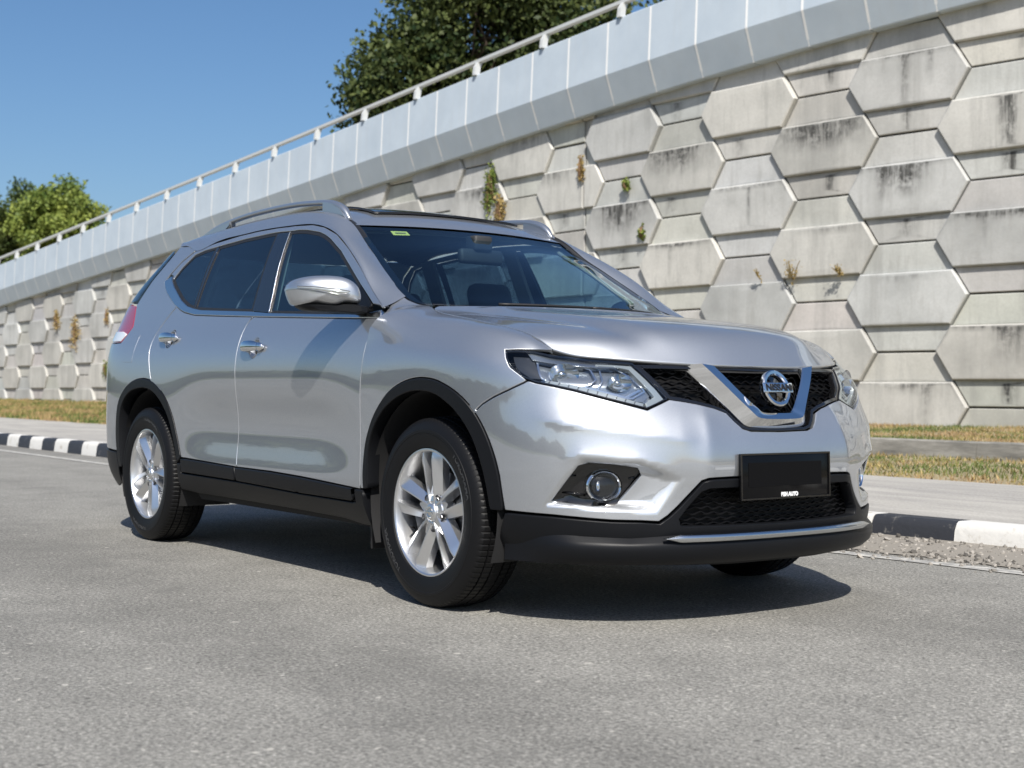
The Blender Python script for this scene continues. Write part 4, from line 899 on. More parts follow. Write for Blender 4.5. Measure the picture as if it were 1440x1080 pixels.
def wheel_parts():
    objs = []
    tm = tyre_mesh(); t = tm.obj('tyre', TYRE, None); autosmooth(t, 28)
    tls = []; TLM = mat('tyre_lettering', (.040, .040, .041), .5)
    for a0 in (math.pi*.5-1.02, math.pi*1.5-.95):
        v, f = ringtext('YOKOHAMA', .288, .026, a0, .66, False); tx = MB(); tx.add([(p[0], p[1], p[2]-.0012) for p in v], f); tls.append(tx.obj('tyre_lettering', TLM, None, smooth=False))
    rm = rim_mesh().obj('rim', ALLOY, None); autosmooth(rm, 24)
    b = MB(); b.lathe([(.0001, -.02), (.20, -.02), (.199, -.06), (.05, -.065)], Matrix.Identity(4), 60); bk = b.obj('rim_barrel_back', DARK, None)
    b = MB(); b.lathe([(.0001, .030), (.07, .030), (.075, .022), (.150, .022), (.150, .0), (.07, .0)], Matrix.Identity(4), 60); ds = b.obj('brake_disc', DISC, None); autosmooth(ds, 30)
    b = MB(); b.box((.085, -.07, .0), (.165, .07, .05), 0, .012, Matrix.Rotation(R(205), 4, 'Z')); cl = b.obj('brake_caliper', mat('caliper_grey', (.12, .12, .12), .5, .5), None); autosmooth(cl, 30)
    b = MB(); b.lathe([(.0001, .0895), (.022, .0888), (.031, .086), (.034, .080), (.0345, .065)], Matrix.Identity(4), 40); cp = b.obj('centre_cap', ALLOY, None); autosmooth(cp, 50)
    b = MB(); b.lathe([(.0145, .0895), (.0165, .0908), (.020, .0905), (.021, .0885)], Matrix.Identity(4), 36); b.box((-.0235, -.0045, .0885), (.0235, .0045, .0915), 0, .001)
    lg = b.obj('cap_emblem', CHROME, None); autosmooth(lg, 40)
    nuts = []; NUTP = mat('nut_pocket', (.05, .05, .052), .4, .6); NUTM = mat('steel_nut', (.35, .35, .36), .3, 1)
    for i in range(5):
        b = MB(); a = math.pi/2+2*math.pi*(i+.5)/5+.06; c = (.0575*math.cos(a), .0575*math.sin(a)); M = Matrix.Translation((c[0], c[1], 0))
        b.lathe([(.0001, .076), (.008, .076), (.0105, .073), (.011, .055)], M, 6, 1); b.lathe([(.011, .0745), (.0135, .0775), (.0165, .0765), (.0165, .07)], M, 20, 0); nt_ = b.obj('wheel_nut', [NUTP, NUTM], None); autosmooth(nt_, 35); nuts.append(nt_)
    b = MB(); a = math.pi*1.13; b.tube([(.188*math.cos(a), .188*math.sin(a), .045), (.165*math.cos(a), .165*math.sin(a), .075)], .004, 8); vs = b.obj('valve_stem', RUBBER, None)
    return [t, rm, bk, ds, cl, cp, lg, vs]+tls+nuts
first = wheel_parts()
for _o in first:
    if _o.name.split('.')[0] in ('rim', 'rim_barrel_back'):
        for _v in _o.data.vertices: _v.co.x *= 1.03; _v.co.y *= 1.03
def place(x, sg, rot, steer=0, src=None):
    w_ = empty('wheel', parent=CAR); Rm = Matrix.Rotation(R(90), 4, 'X') if sg < 0 else Matrix.Rotation(R(-90), 4, 'X')
    w_.matrix_world = Matrix.Translation((x, sg*.787, RT-.004)) @ Matrix.Rotation(R(steer), 4, 'Z') @ Rm @ Matrix.Rotation(R(rot), 4, 'Z')
    mp = {}
    for o in first:
        c = o if src is None else o.copy()
        if src is not None: COL.objects.link(c)
        mp[o.name] = c; c.parent = w_
    return w_
place(0, -1, 0); place(-2.705, -1, 41, src=1); place(0, 1, 20, src=1); place(-2.705, 1, 70, src=1)
# arch liners
for x in (0, -2.68):
    for sg in (-1, 1):
        m = MB(); V_ = []; K = 28
        for y in (.875, .60):
            for i in range(K+1):
                a = R(-25+230*i/K); rr = .425 if x == 0 else .415; V_.append((x+rr*1.0*math.cos(a), sg*y, .38+rr*.99*math.sin(a)))
        m.add(V_, [(i, i+1, K+2+i, K+1+i) for i in range(K)]); m.add([V_[K+1+i] for i in range(K+1)], [tuple(range(K+1))])
        m.obj('wheel_arch_liner', LINER, CAR)
        # lip joining trim to liner
# mud flap behind the front wheel, floor pan, exhaust
for sg in (-1, 1):
    m = MB(); m.box((-.500, sg*.70-.13, .165), (-.488, sg*.70+.13, .42), 0, .004); m.obj('mud_flap', RUBBER, CAR)
m = MB(); m.box((-3.45, -.62, .32), (.62, .62, .40), 0); m.box((-2.2, -.78, .31), (-.50, .78, .37)); m.box((-1.9, -.35, .27), (-.8, -.05, .34), 0, .02); m.box((-3.0, .1, .25), (-2.3, .5, .36), 0, .04)
m.box((-.45, -.40, .25), (.55, .40, .38), 0, .04); m.obj('underbody', DARK, CAR)

# ------------------------------------------------------------------ cabin
SEAT = mat('dark_seat_fabric', (.03, .03, .034), .8); DASH = mat('dash_plastic', (.025, .026, .028), .6); BEIGE = mat('beige_lining', (.42, .39, .33), .8)
cab = empty('cabin', parent=CAR)
def seat(x, y, w_=.25, head=True):
    s = empty('seat', parent=cab)
    m = MB(); m.box((x-.05, y-w_, .55), (x+.47, y+w_, .72), 0, .05); m.obj('seat_cushion', SEAT, s)
    m = MB(); M = Matrix.Translation((x, y, .66)) @ Matrix.Rotation(R(-20), 4, 'Y'); m.box((-.09, -w_, 0), (.06, w_, .54), 0, .06, M); m.obj('seat_back', SEAT, s)
    for yy in ((0,) if w_ < .3 else (-.38, 0, .38)):
        m = MB(); m.box((-.05, yy-.125, .54), (.05, yy+.125, .72), 0, .05, M); m.obj('head_restraint', SEAT, s)
        m = MB()
        for q in (-.06, .06): m.tube([M @ Vector((0, yy+q, .50)), M @ Vector((0, yy+q, .57))], .006, 8)
        m.obj('restraint_posts', CHROME, s)
seat(-1.15, -.37); seat(-1.15, .37); seat(-2.0, 0, .62)
m = MB(); 
yy = np.linspace(-.70, .70, 30); g = []
for (x, z, cv) in ((-.26, 1.095, .10), (-.42, 1.10, .10), (-.60, 1.095, .06), (-.68, 1.07, .05), (-.70, .95, .05), (-.62, .70, .05)):
    g.append([(x-cv*(y/.7)**2, y, z+(.035*math.exp(-((y+.37)/.2)**2) if -.7 < x < -.5 else 0)) for y in yy])
grid_obj('dashboard', np.array(g), DASH, cab)
# steering wheel (right-hand drive)
M = Matrix.Translation((-.80, -.37, .95)) @ Matrix.Rotation(R(-66), 4, 'Y'); m = MB()
m.tube([M @ Vector((.185*math.cos(a), .185*math.sin(a), 0)) for a in np.linspace(0, 2*math.pi, 40, endpoint=False)], .015, 10, closed=True)
m.box((-.06, -.06, -.04), (.06, .06, .0), 0, .02, M); m.box((-.02, -.18, -.015), (.02, .18, -.003), 0, .004, M); m.box((-.18, -.02, -.015), (0, .02, -.003), 0, .004, M); m.obj('steering_wheel', DASH, cab)
# headliner, floor, pillars inside
HL = ROOFP.copy(); HL[..., 2] -= .035; grid_obj('headliner', HL[::4, ::4], BEIGE, cab, normals=False)
m = MB(); m.box((-3.2, -.74, .36), (-.3, .74, .42)); m.obj('cabin_floor', DARK, cab)
for sg in (-1, 1):
    m = MB()
    def pl(p0, p1, w0, w1, d=.02):
        (x0, y0, z0), (x1, y1, z1) = p0, p1
        m.add([(x0-w0, sg*y0, z0), (x0+w0, sg*y0, z0), (x1+w1, sg*y1, z1), (x1-w1, sg*y1, z1), (x0-w0, sg*(y0-d), z0), (x0+w0, sg*(y0-d), z0), (x1+w1, sg*(y1-d), z1), (x1-w1, sg*(y1-d), z1)], [(0, 1, 2, 3), (7, 6, 5, 4), (0, 4, 5, 1), (1, 5, 6, 2), (2, 6, 7, 3), (3, 7, 4, 0)])
    pl((-1.52, .79, 1.12), (-1.585, .655, 1.54), .055, .05); pl((-2.36, .78, 1.15), (-2.36, .65, 1.53), .06, .06); m.obj('inner_pillar', BEIGE, cab, smooth=False)
    m = MB(); m.box((-2.3, sg*.80-.02, .5), (-.45, sg*.80+.02, 1.09)); m.obj('door_lining', DASH, cab, smooth=False)
    # inner A pillar lining
    m = MB(); m.tube([(-.62, sg*.675, 1.21), (-.86, sg*.635, 1.36), (-1.10, sg*.58, 1.50)], .028, 8, flat=(.6, 1.2)); m.obj('inner_pillar', BEIGE, cab)
# rear-view mirror and sensor housing
m = MB(); M = Matrix.Translation((-.93, 0, 1.415)) @ Matrix.Rotation(R(-8), 4, 'Y'); m.box((-.02, -.12, -.035), (.02, .12, .035), 0, .015, M); rv = m.obj('rear_view_mirror', DASH, cab)
m = MB(); m.box((-.985, -.05, 1.44), (-.90, .05, 1.512), 0, .012); m.obj('sensor_housing', DASH, cab)
# inspection sticker: yellow tag high on the near side of the windshield
def onws(s, t): 
    i = s*40; j = t*32; i0, j0 = int(i), int(j); a, b = i-i0, j-j0; i1, j1 = min(i0+1, 40), min(j0+1, 32); return (WS[i0, j0]*(1-a)*(1-b)+WS[i1, j0]*a*(1-b)+WS[i0, j1]*(1-a)*b+WS[i1, j1]*a*b)
st = MB(); pts = [onws(s, t)+np.array([-.002, 0, -.003]) for s, t in ((.128, .905), (.195, .905), (.195, .955), (.128, .955))]
YEL = mat('yellow_sticker', (.72, .66, .16), .6); st.add(pts, [(0, 1, 2, 3)]); st.obj('windshield_sticker', YEL, ws, smooth=False)
st = MB(); pts = [onws(s, t)+np.array([-.0005, 0, -.0012]) for s, t in ((.140, .922), (.183, .922), (.183, .936), (.140, .936))]; st.add(pts, [(0, 1, 2, 3)]); st.obj('sticker_print', mat('sticker_print', (.30, .28, .12), .6), ws, smooth=False)
# wipers at the base of the glass
for (a, b) in (((.20, .02), (.62, .035)), ((.56, .02), (.93, .045))):
    m = MB(); pts = [onws(lerp(a[0], b[0], t), lerp(a[1], b[1], t))+np.array([.006, 0, .008]) for t in np.linspace(0, 1, 12)]; m.tube(pts, .006, 8); m.obj('wiper', RUBBER, CAR)

# ================================================================== SURROUNDINGS
# ---- ground sheets
ROAD = mat('old_asphalt', (.15, .15, .145), .88); N = NT(ROAD); co = N.coord()
agg = N.noise(210, 3, .6, co); agg2 = N.noise(80, 4, .72, co); big = N.noise(.55, 4, .6, co); med = N.noise(3.2, 4, .6, co)
vor = N.n('TexVoronoi'); vor.inputs['Scale'].default_value = 150; N.l(co, vor.inputs['Vector'])
c = N.ramp(agg2, [(.34, (.06, .058, .053)), (.47, (.20, .196, .182)), (.57, (.31, .303, .282)), (.70, (.60, .59, .56))])
c = N.mix(.42, c, N.ramp(vor.outputs['Color'], [(.2, (.10, .098, .092)), (.6, (.23, .225, .212)), (.9, (.44, .43, .40))]))
c = N.mix(1, c, N.ramp(med, [(.3, .86), (.7, 1.08)]), 'MULTIPLY'); c = N.mix(1, c, N.ramp(big, [(.3, .88), (.7, 1.08)]), 'MULTIPLY')
trk = N.noise(1.0, 3, .5, N.map(co, (.06, .8, 1))); c = N.mix(1, c, N.ramp(trk, [(.36, .80), (.5, 1.0), (.66, 1.06)]), 'MULTIPLY')
sp = N.noise(30, 2, .4, co); c = N.mix(N.ramp(sp, [(.70, 0.), (.74, .8)]), c, (.07, .068, .062)); c = N.mix(N.ramp(N.noise(26, 2, .4, N.map(co, (1, 1, 1), (3, 7, 0))), [(.70, 0.), (.74, .7)]), c, (.50, .48, .44))
pt = N.noise(1.7, 5, .7, N.map(co, (1, 1, 1), (11, 4, 0))); c = N.mix(N.math('MULTIPLY', N.ramp(pt, [(.56, 0.), (.64, 1.)]), .28), c, (.12, .118, .112)); c = N.mix(1, c, (1.0, .99, .96), 'MULTIPLY'); col(N, c)
N.l(N.bump(vor.outputs['Distance'], .55, .006, N.bump(agg, .35, .004)), N.p.inputs['Normal'])
PAVE = mat('dusty_concrete_pavement', (.36, .33, .28), .9); N = NT(PAVE); co = N.coord()
c = N.ramp(N.noise(2.2, 6, .65, N.map(co, (.35, 1.6, 1))), [(.28, (.20, .185, .165)), (.5, (.34, .315, .27)), (.7, (.47, .44, .38))]); c = N.mix(.35, c, N.ramp(N.noise(60, 3, .6, co), [(.3, .15), (.7, .55)]))
col(N, c); N.l(N.bump(N.noise(90, 3, .6, co), .4, .006), N.p.inputs['Normal'])
SOIL = mat('dry_soil', (.25, .20, .13), .95); N = NT(SOIL); col(N, N.ramp(N.noise(3, 5, .6), [(.3, (.20, .16, .09)), (.55, (.30, .25, .15)), (.75, (.42, .35, .24))]))
def sheet(name, x0, x1, y0, y1, z, m, nx=1, ny=1, zf=None, **k):
    xs = np.linspace(x0, x1, nx+1); ys = np.linspace(y0, y1, ny+1); V_ = [(x, y, zf(x, y) if zf else z) for x in xs for y in ys]; n = ny+1
    return mobj(name, V_, [(i*n+j, (i+1)*n+j, (i+1)*n+j+1, i*n+j+1) for i in range(nx) for j in range(ny)], m, None, False, kind='structure', **k)
sheet('ground', -900, 900, -900, 900, -.30, SOIL)
sheet('road', -160, 60, -14, 2.62, 0, ROAD)
VERGE = mat('far_verge', (.09, .10, .045), .95); N = NT(VERGE); col(N, N.ramp(N.noise(.8, 5, .6), [(.3, (.05, .065, .025)), (.6, (.10, .11, .045)), (.8, (.17, .155, .08))]))
sheet('verge', -160, 60, -60, -14.2, -.05, VERGE)
WHITE = mat('worn_white_paint', (.62, .61, .57), .8); N = NT(WHITE); co = N.coord()
wf = N.noise(14, 5, .7, co); c = N.mix(N.ramp(wf, [(.44, 0.), (.64, 1.)]), (.27, .265, .25), (.56, .54, .49)); col(N, c)
def kerby(x): return 2.02 if x < -9 else 2.02+.28*(x+9)/9.5
KY = spl([-160, -60, -15, -9, -4, 0, 4, 20], [1.4, 1.9, 2.02, 2.02, 2.13, 2.30, 2.52, 3.6])
V_ = []; xs = np.linspace(-120, 12, 260)
for x in xs: y = float(KY(x))-.50+(-.10 if x > -3 else 0)*0; wv = .055; V_ += [(x, y-wv, .004), (x, y+wv, .004)]
mobj('edge_line', V_, [(2*i, 2*i+2, 2*i+3, 2*i+1) for i in range(len(xs)-1)], WHITE, None, False, kind='structure')
sheet('reflected_lane_line', -160, 60, -5.62, -5.50, .004, WHITE)  # out of view; added so that the doors reflect a white line
# kerb: painted blocks
KW = mat('white_kerb_paint', (.74, .73, .69), .75); N = NT(KW); c = N.mix(N.ramp(N.noise(9, 6, .7), [(.56, 0.), (.68, 1.)]), (.60, .59, .56), (.40, .37, .32)); col(N, c); N.l(N.bump(N.noise(25, 4), .3, .01), N.p.inputs['Normal'])
KB = mat('black_kerb_paint', (.028, .030, .035), .6); N = NT(KB); c = N.mix(N.ramp(N.noise(12, 6, .7), [(.60, 0.), (.70, 1.)]), (.026, .028, .034), (.14, .135, .125)); col(N, c); N.l(N.bump(N.noise(25, 4), .3, .01), N.p.inputs['Normal'])
def kerb_run(name, x0, x1, yf, h, wdt, pitch, phase, mats, batter=.03, jit=0):
    m = MB(); x = x0; i = 0
    edges = np.arange(x0, x1, pitch)
    for e in edges:
        a, b = e+.002, e+pitch-.002; k = int(round((e-phase)/pitch)) % 2; ns = 3 if pitch < 2 else 8
        j = jit*(rng.random()-.5); X_ = np.linspace(a, b, ns+1)
        V_ = []
        for xx in X_:
            y = float(yf(xx)); V_ += [(xx, y, -.02), (xx, y+batter*.55, h*.7+j), (xx, y+batter+.004, h-.012+j), (xx, y+batter+.016, h-.002+j), (xx, y+batter+.03, h+j), (xx, y+wdt, h+j), (xx, y+wdt, -.02)]
        m.add(V_, [(7*q+r_, 7*q+7+r_, 7*q+8+r_, 7*q+1+r_) for q in range(ns) for r_ in range(6)]+[(0, 1, 2, 3, 4, 5, 6), tuple(7*ns+r_ for r_ in range(7))[::-1]], k)
    return m.obj(name, mats, None, True, kind='structure')
ko = kerb_run('kerb', -.02-.502*160, 9.9, KY, .155, .16, .502, -.02, [KW, KB], .03, .006); autosmooth(ko, 40)
# pavement with a worn rear edge
def pz(x, y): return .148+.004*noise.noise((x*.8, y*.8, 0))
pv = []; nx, ny = 200, 8
xs = np.linspace(-120, 16, nx+1)
for x in xs:
    for j in range(ny+1):
        y = lerp(float(KY(x))+.185, 5.15+.04*noise.noise((x*2, 0, 5)), j/ny); pv.append((x, y, .150+(.003*noise.noise((x*.8, y*.8, 0)))))
mobj('pavement', pv, [(i*(ny+1)+j, (i+1)*(ny+1)+j, (i+1)*(ny+1)+j+1, i*(ny+1)+j+1) for i in range(nx) for j in range(ny)], PAVE, None, True, kind='structure')

# ---- retaining wall line in plan
WXY = [(10, 17.3), (4, 15.3), (0, 14.2), (-3, 13.55), (-7.3, 12.72), (-8.7, 12.5), (-12.7, 12.15), (-16.3, 12.05), (-25, 11.9), (-40, 11.5), (-60, 11), (-95, 10.0)]
_d = np.r_[0, np.cumsum(np.hypot(*np.diff(np.array(WXY), axis=0).T))]; wfx = spl(_d, [p[0] for p in WXY]); wfy = spl(_d, [p[1] for p in WXY])
_T = np.linspace(0, _d[-1], 6000); _P = np.stack([wfx(_T), wfy(_T)], 1); _S = np.r_[0, np.cumsum(np.hypot(*np.diff(_P, axis=0).T))]
_off = np.interp(0, [0], [0]); S0 = _S[np.argmin(np.abs(_P[:, 0]-4))]    # s = 0 where x = 4
_tan = np.gradient(_P, axis=0); _tan /= np.linalg.norm(_tan, axis=1)[:, None]; _nor = np.stack([-_tan[:, 1], _tan[:, 0]], 1); _nor *= np.where(_nor[:, 1] > 0, -1, 1)[:, None]
SHIFT = S0
def W(s, z, o):
    "wall point: s along the wall, z up, o out of the wall towards the road"
    a = np.asarray(s, float)+SHIFT; x = np.interp(a, _S, _P[:, 0]); y = np.interp(a, _S, _P[:, 1]); nx_ = np.interp(a, _S, _nor[:, 0]); ny_ = np.interp(a, _S, _nor[:, 1]); return np.stack([x+nx_*o, y+ny_*o, np.broadcast_to(z, x.shape)], -1)
ZB = lambda s: 6.15-.0597*(s-13.07)          # underside of the parapet
# ground behind the pavement: rises to the foot of the wall
def gz(x, y):
    yw = np.interp(x, _P[::-1, 0], _P[::-1, 1]); t = min(max((y-5.15)/(max(yw-5.15, 1)), 0), 1); return .135+.22*t+.02*noise.noise((x*.5, y*.9, 3))+.012*noise.noise((x*2.5, y*3, 1))
V_ = []; xs = np.linspace(-95, 10, 330); NY = 30
for x in xs:
    yw = float(np.interp(x, _P[::-1, 0], _P[::-1, 1]))+.3
    for j in range(NY+1): y = lerp(5.0, yw, j/NY); V_.append((x, y, gz(x, y)))
mobj('grass_bank', V_, [(i*(NY+1)+j, (i+1)*(NY+1)+j, (i+1)*(NY+1)+j+1, i*(NY+1)+j+1) for i in range(len(xs)-1) for j in range(NY)], SOIL, None, True, kind='structure')

# ---- the wall itself
CONC = mat('weathered_concrete', (.40, .385, .355), .85); N = NT(CONC); co = N.coord()
at = N.n('Attribute', attribute_name='tone'); 
base = N.ramp(N.noise(.9, 5, .6, co), [(.3, (.40, .40, .383)), (.5, (.52, .518, .497)), (.72, (.62, .615, .59))])
base = N.mix(.85, base, at.outputs['Color'], 'MULTIPLY')
# vertical rain streaks and dark mould under ledges
stv = N.map(co, (1.6, 1.6, .10)); s1 = N.noise(1.5, 5, .65, stv); s2 = N.noise(5, 4, .7, N.map(co, (1.4, 1.4, .25)))
base = N.mix(N.math('MULTIPLY', N.ramp(s1, [(.50, 0.), (.70, 1.)]), .45), base, (.24, .238, .225))
base = N.mix(N.math('MULTIPLY', N.ramp(s2, [(.52, 0.), (.72, 1.)]), .42), base, (.30, .295, .275))
mo = N.n('Attribute', attribute_name='mould'); spl_ = N.noise(7, 6, .75, co); mm = N.math('MULTIPLY', mo.outputs['Fac'], N.ramp(spl_, [(.30, 0.), (.54, 1.)]), True)
strk = N.noise(3.5, 5, .75, N.map(co, (3.2, 3.2, .35))); mm = N.math('MULTIPLY', mm, N.ramp(strk, [(.34, .25), (.56, 1.)])); base = N.mix(mm, base, (.05, .05, .047))
base = N.mix(N.math('MULTIPLY', N.ramp(N.noise(28, 4, .7, co), [(.35, 1.), (.6, 0.)]), .16), base, (.24, .23, .21))
col(N, base); N.l(N.bump(N.noise(40, 5, .7, co), .25, .01, N.bump(N.noise(3, 3, .5, co), .2, .02)), N.p.inputs['Normal'])
JOINT = mat('dark_joint', (.035, .033, .03), .95)
WALL = empty('retaining_wall', tuple(float(a) for a in W(12., .3, 0)), label='pale concrete retaining wall of interlocking hexagonal panels with black mould streaks', cat='wall')
def wpar(o): o.parent = WALL; o.matrix_parent_inverse = Matrix.Translation(WALL.location).inverted(); return o
HP, HW, HT, PITCH = 1.57, .955, .47, 1.4125       # row pitch, half width at the corners, half width of the flats, column pitch
m = MB(); tone = []; mould = []; GAPJ = .015
STAIN = {(1, 4.54): ((1.5, 0, .62, .62), (1.5, -.12, .07, 1.5)), (0, 5.33): ((.9, .02, .06, 1.6), (1.0, .02, .06, 1.5)), (-1, 4.54): ((1.3, -.10, .12, 1.7), (1.4, -.10, .10, 1.6)), (0, 3.76): ((1.3, .05, .34, .75), (.8, .0, .15, 1.5)),
         (-1, 2.97): ((.9, .0, .7, .22), 0), (-1, 1.40): ((.9, -.15, .22, .8), (1.4, -.1, .09, 1.5)), (4, 3.76): ((1.2, .0, .5, .8), (.9, 0, .12, 1.2)), (1, 2.97): ((.6, -.2, .5, .2), 0), (0, 2.19): ((.5, 0, .4, .22), 0), (2, 3.76): (0, 0), (0, .62): ((.6, 0, .4, .3), 0)}
def hexpoly(s0, z0):
    a = [(-HW, 0), (-HT, -HP/2), (HT, -HP/2), (HW, 0), (HT, HP/2), (-HT, HP/2)]; return [(s0+x*(1-GAPJ/HW), z0+y*(1-GAPJ/.785*.9)) for x, y in a]
def clip(poly, f):
    out = []
    for p, q in zip(poly, poly[1:]+poly[:1]):
        a, b = f(*p), f(*q)
        if a >= 0: out.append(p)
        if a*b < 0: t = a/(a-b); out.append((p[0]+(q[0]-p[0])*t, p[1]+(q[1]-p[1])*t))
    return out
def putpoly(poly, o, tn, bevel=.012, o_in=-.03, mo_top=0, zr=None):
    "prism of the polygon raised to o, chamfered"
    if len(poly) < 3: return
    if area(poly) < 0: poly = poly[::-1]
    if area(poly) < .004: return
    inner = [tuple(p) for p in offset_poly(poly, -bevel)]
    k = len(poly); V_ = [W(a, b, o_in) for a, b in poly]+[W(a, b, o-bevel) for a, b in poly]+[W(a, b, o) for a, b in inner]
    F_ = [(i, (i+1) % k, k+(i+1) % k, k+i) for i in range(k)]+[(k+i, k+(i+1) % k, 2*k+(i+1) % k, 2*k+i) for i in range(k)]
    # front face as a small grid fan so that stain attributes have room
    n0 = len(m.v); m.add(V_, F_); tone.extend([tn]*len(V_)); mould.extend([0]*len(V_))
    gs_ = .055 if (mo_top and poly[0][0] < 20) else .2
    P = [Vector(p) for p in inner]; A = np.array(inner); mn, mx = A.min(0), A.max(0); gx, gy = np.meshgrid(np.arange(mn[0]+.03, mx[0], gs_), np.arange(mn[1]+.03, mx[1], gs_)); gx = gx.ravel(); gy = gy.ravel()
    ins = inpoly(gx, gy, inner) & (seg_ridge(gx, gy, inner+[inner[0]], 0) > .03); pts = P+[Vector((a, b)) for a, b in zip(gx[ins], gy[ins])]
    vo, eo, fo, *_ = delaunay_2d_cdt(pts, [(i, (i+1) % k) for i in range(k)], [], 1, 1e-6)
    V2 = [W(p.x, p.y, o) for p in vo]; m.add(V2, [tuple(f) for f in fo])
    for p in vo:
        tone.append(tn); d = (mx[1]-p.y)/max(mx[1]-mn[1], .1); f = 0
        if mo_top:
            for amp, cx, wd, ln in (mo_top if isinstance(mo_top[0], tuple) else (mo_top,)): f += 1.45*amp*max(0, 1-d/ln)*math.exp(-((p.x-(mn[0]+mx[0])/2-cx)/wd)**2)
        mould.append(f)
CHAN = 1                                                          # one vertical expansion joint
for ci in range(-8, 46):
    s0 = 12.48+ci*PITCH; par = ci % 2
    for ri in range(-1, 6):
        z0 = 5.33-HP*4+ri*HP+(HP/2 if par else 0)-.006*max(0, s0-12)
        if z0-HP/2 > ZB(s0)+.25 or z0+HP/2 < .2: continue
        lr = random.Random(ci*31+ri*7+3); tn = lr.uniform(.80, 1.06); tint = lr.choice([(1, 1, 1), (1, .985, .95), (.95, .97, .985), (1, .975, .93), (.90, .91, .92)]); T0 = tuple(tn*t for t in tint)
        hx = hexpoly(s0, z0); j = lr.uniform(-.012, .018)
        keep = [lambda s, z: ZB(s)+.08-z, lambda s, z: z-.12]
        if s0 < 19.14-.1: keep.append(lambda s, z: 19.125-s)
        if abs(s0-19.14) <= 1.0:
            jobs = [lambda s, z: 19.125-s, lambda s, z: s-19.155]
        else: jobs = [None]
        for jb in jobs:
            base_ = hx if jb is None else clip(hx, jb)
            for f_ in keep[:2]: base_ = clip(base_, f_)
            if len(base_) < 3: continue
            zl = z0+.355; zu = z0-.405
            wet = lr.random(); mo1 = (lr.uniform(.5, 1.2), lr.uniform(-.3, .3), lr.uniform(.25, .9), lr.uniform(.2, .7)) if wet > .62 and s0 < 24 else ((.5, 0, .5, .2) if wet > .4 else 0)
            key = [k_ for k_ in STAIN if k_[0] == ci and abs(k_[1]-z0) < .4]
            if ci <= 2: mo1 = STAIN[key[0]][0] if key else 0
            elif key: mo1 = STAIN[key[0]][0]
            if s0 < 30 and lr.random() < .6:
                ex = ((lr.uniform(.6, 1.1), lr.uniform(-.3, .3), lr.uniform(.3, .9), lr.uniform(.05, .12)), (lr.uniform(.3, .8), lr.uniform(-.4, .4), lr.uniform(.03, .08), lr.uniform(.5, 1.5))); mo1 = ex+((mo1,) if mo1 else ())
            t2 = tuple(a*lr.uniform(.96, 1.03) for a in T0)
            putpoly(clip(base_, lambda s, z: z-zl), .0+j, t2, .010, mo_top=0)                                 # recessed top strip
            putpoly(clip(clip(base_, lambda s, z: zl-z), lambda s, z: z-zu), .068+j, T0, .018, mo_top=mo1)     # proud middle
            putpoly(clip(base_, lambda s, z: zu-z), .0+j, t2, .010, mo_top=(STAIN[key[0]][1] if key else ((lr.uniform(.4, 1.0), lr.uniform(-.3, .3), .10, 1.2) if wet > .72 else 0)))
o = mobj('hexagonal_panels', m.v, m.f, CONC, None, True); autosmooth_off = None
me = o.data; ca = me.attributes.new('tone', 'FLOAT_COLOR', 'POINT'); ca.data.foreach_set('color', [c for t in tone for c in (*t, 1.)]); cb = me.attributes.new('mould', 'FLOAT', 'POINT'); cb.data.foreach_set('value', mould)
me.polygons.foreach_set('use_smooth', [False]*len(me.polygons)); wpar(o)
ss = np.linspace(-3, 75, 200); V_ = []
for s in ss: V_ += [tuple(W(s, -.3, -.028)), tuple(W(s, ZB(s)+.3, -.028)), tuple(W(s, ZB(s)+.3, -.5))]
wpar(mobj('wall_backing', V_, [(3*i+j, 3*i+3+j, 3*i+4+j, 3*i+1+j) for i in range(len(ss)-1) for j in range(2)], JOINT, None, False))

# ---- ramp parapet: bent metal-clad panels with sealed joints
PARA = mat('painted_parapet', (.60, .64, .68), .55); N = NT(PARA); co = N.coord(); c = N.ramp(N.noise(1.2, 5, .6, co), [(.3, (.42, .485, .55)), (.7, (.50, .565, .625))])
st_ = N.noise(2.5, 5, .7, N.map(co, (2, 2, .15))); c = N.mix(N.math('MULTIPLY', N.ramp(st_, [(.5, 0.), (.75, 1.)]), .3), c, (.44, .47, .49)); col(N, c); N.l(N.bump(N.noise(30, 3), .1, .01), N.p.inputs['Normal'])
SEAL = mat('joint_sealant', (.80, .80, .79), .7); RAILM = mat('galvanised_rail', (.58, .59, .58), .5, .15)
PP = empty('ramp_parapet', tuple(float(a) for a in W(12., 6.1, .2)), label='pale blue-grey clad parapet running up the ramp along the wall top', cat='parapet')
def ppar(o, p=PP): o.parent = p; o.matrix_parent_inverse = Matrix.Translation(p.location).inverted(); return o
JP = 1.038; J0 = 17.13-JP*18
proto = None
for i in range(0, 62):
    a = J0+i*JP; b = a+JP; pts = lambda s: [W(s, ZB(s)-.09, -.10), W(s, ZB(s)-.09, .175), W(s, ZB(s)-.07, .195), W(s, ZB(s)+.425, .378), W(s, ZB(s)+.435, .38), W(s, ZB(s)+1.335, .34), W(s, ZB(s)+1.35, .33), W(s, ZB(s)+1.35, .15)]
    V_ = [tuple(p) for s in (a+.009, b-.009) for p in pts(s)]; mm_ = MB(); mm_.add(V_, [(j, j+1, j+9, j+8) for j in range(7)]+[tuple(range(8))[::-1], tuple(range(8, 16))])
    q = mm_.obj('cladding_panel', PARA, None, smooth=False); ppar(q)
    mm_ = MB(); mm_.add([tuple(W(s, ZB(s)+h, o_)) for s in (b-.022, b+.022) for h, o_ in ((-.08, .190), (.425, .383), (.437, .385), (1.34, .345))], [(0, 1, 5, 4), (1, 2, 6, 5), (2, 3, 7, 6)]); ppar(mm_.obj('joint_seal', SEAL, None, smooth=False))
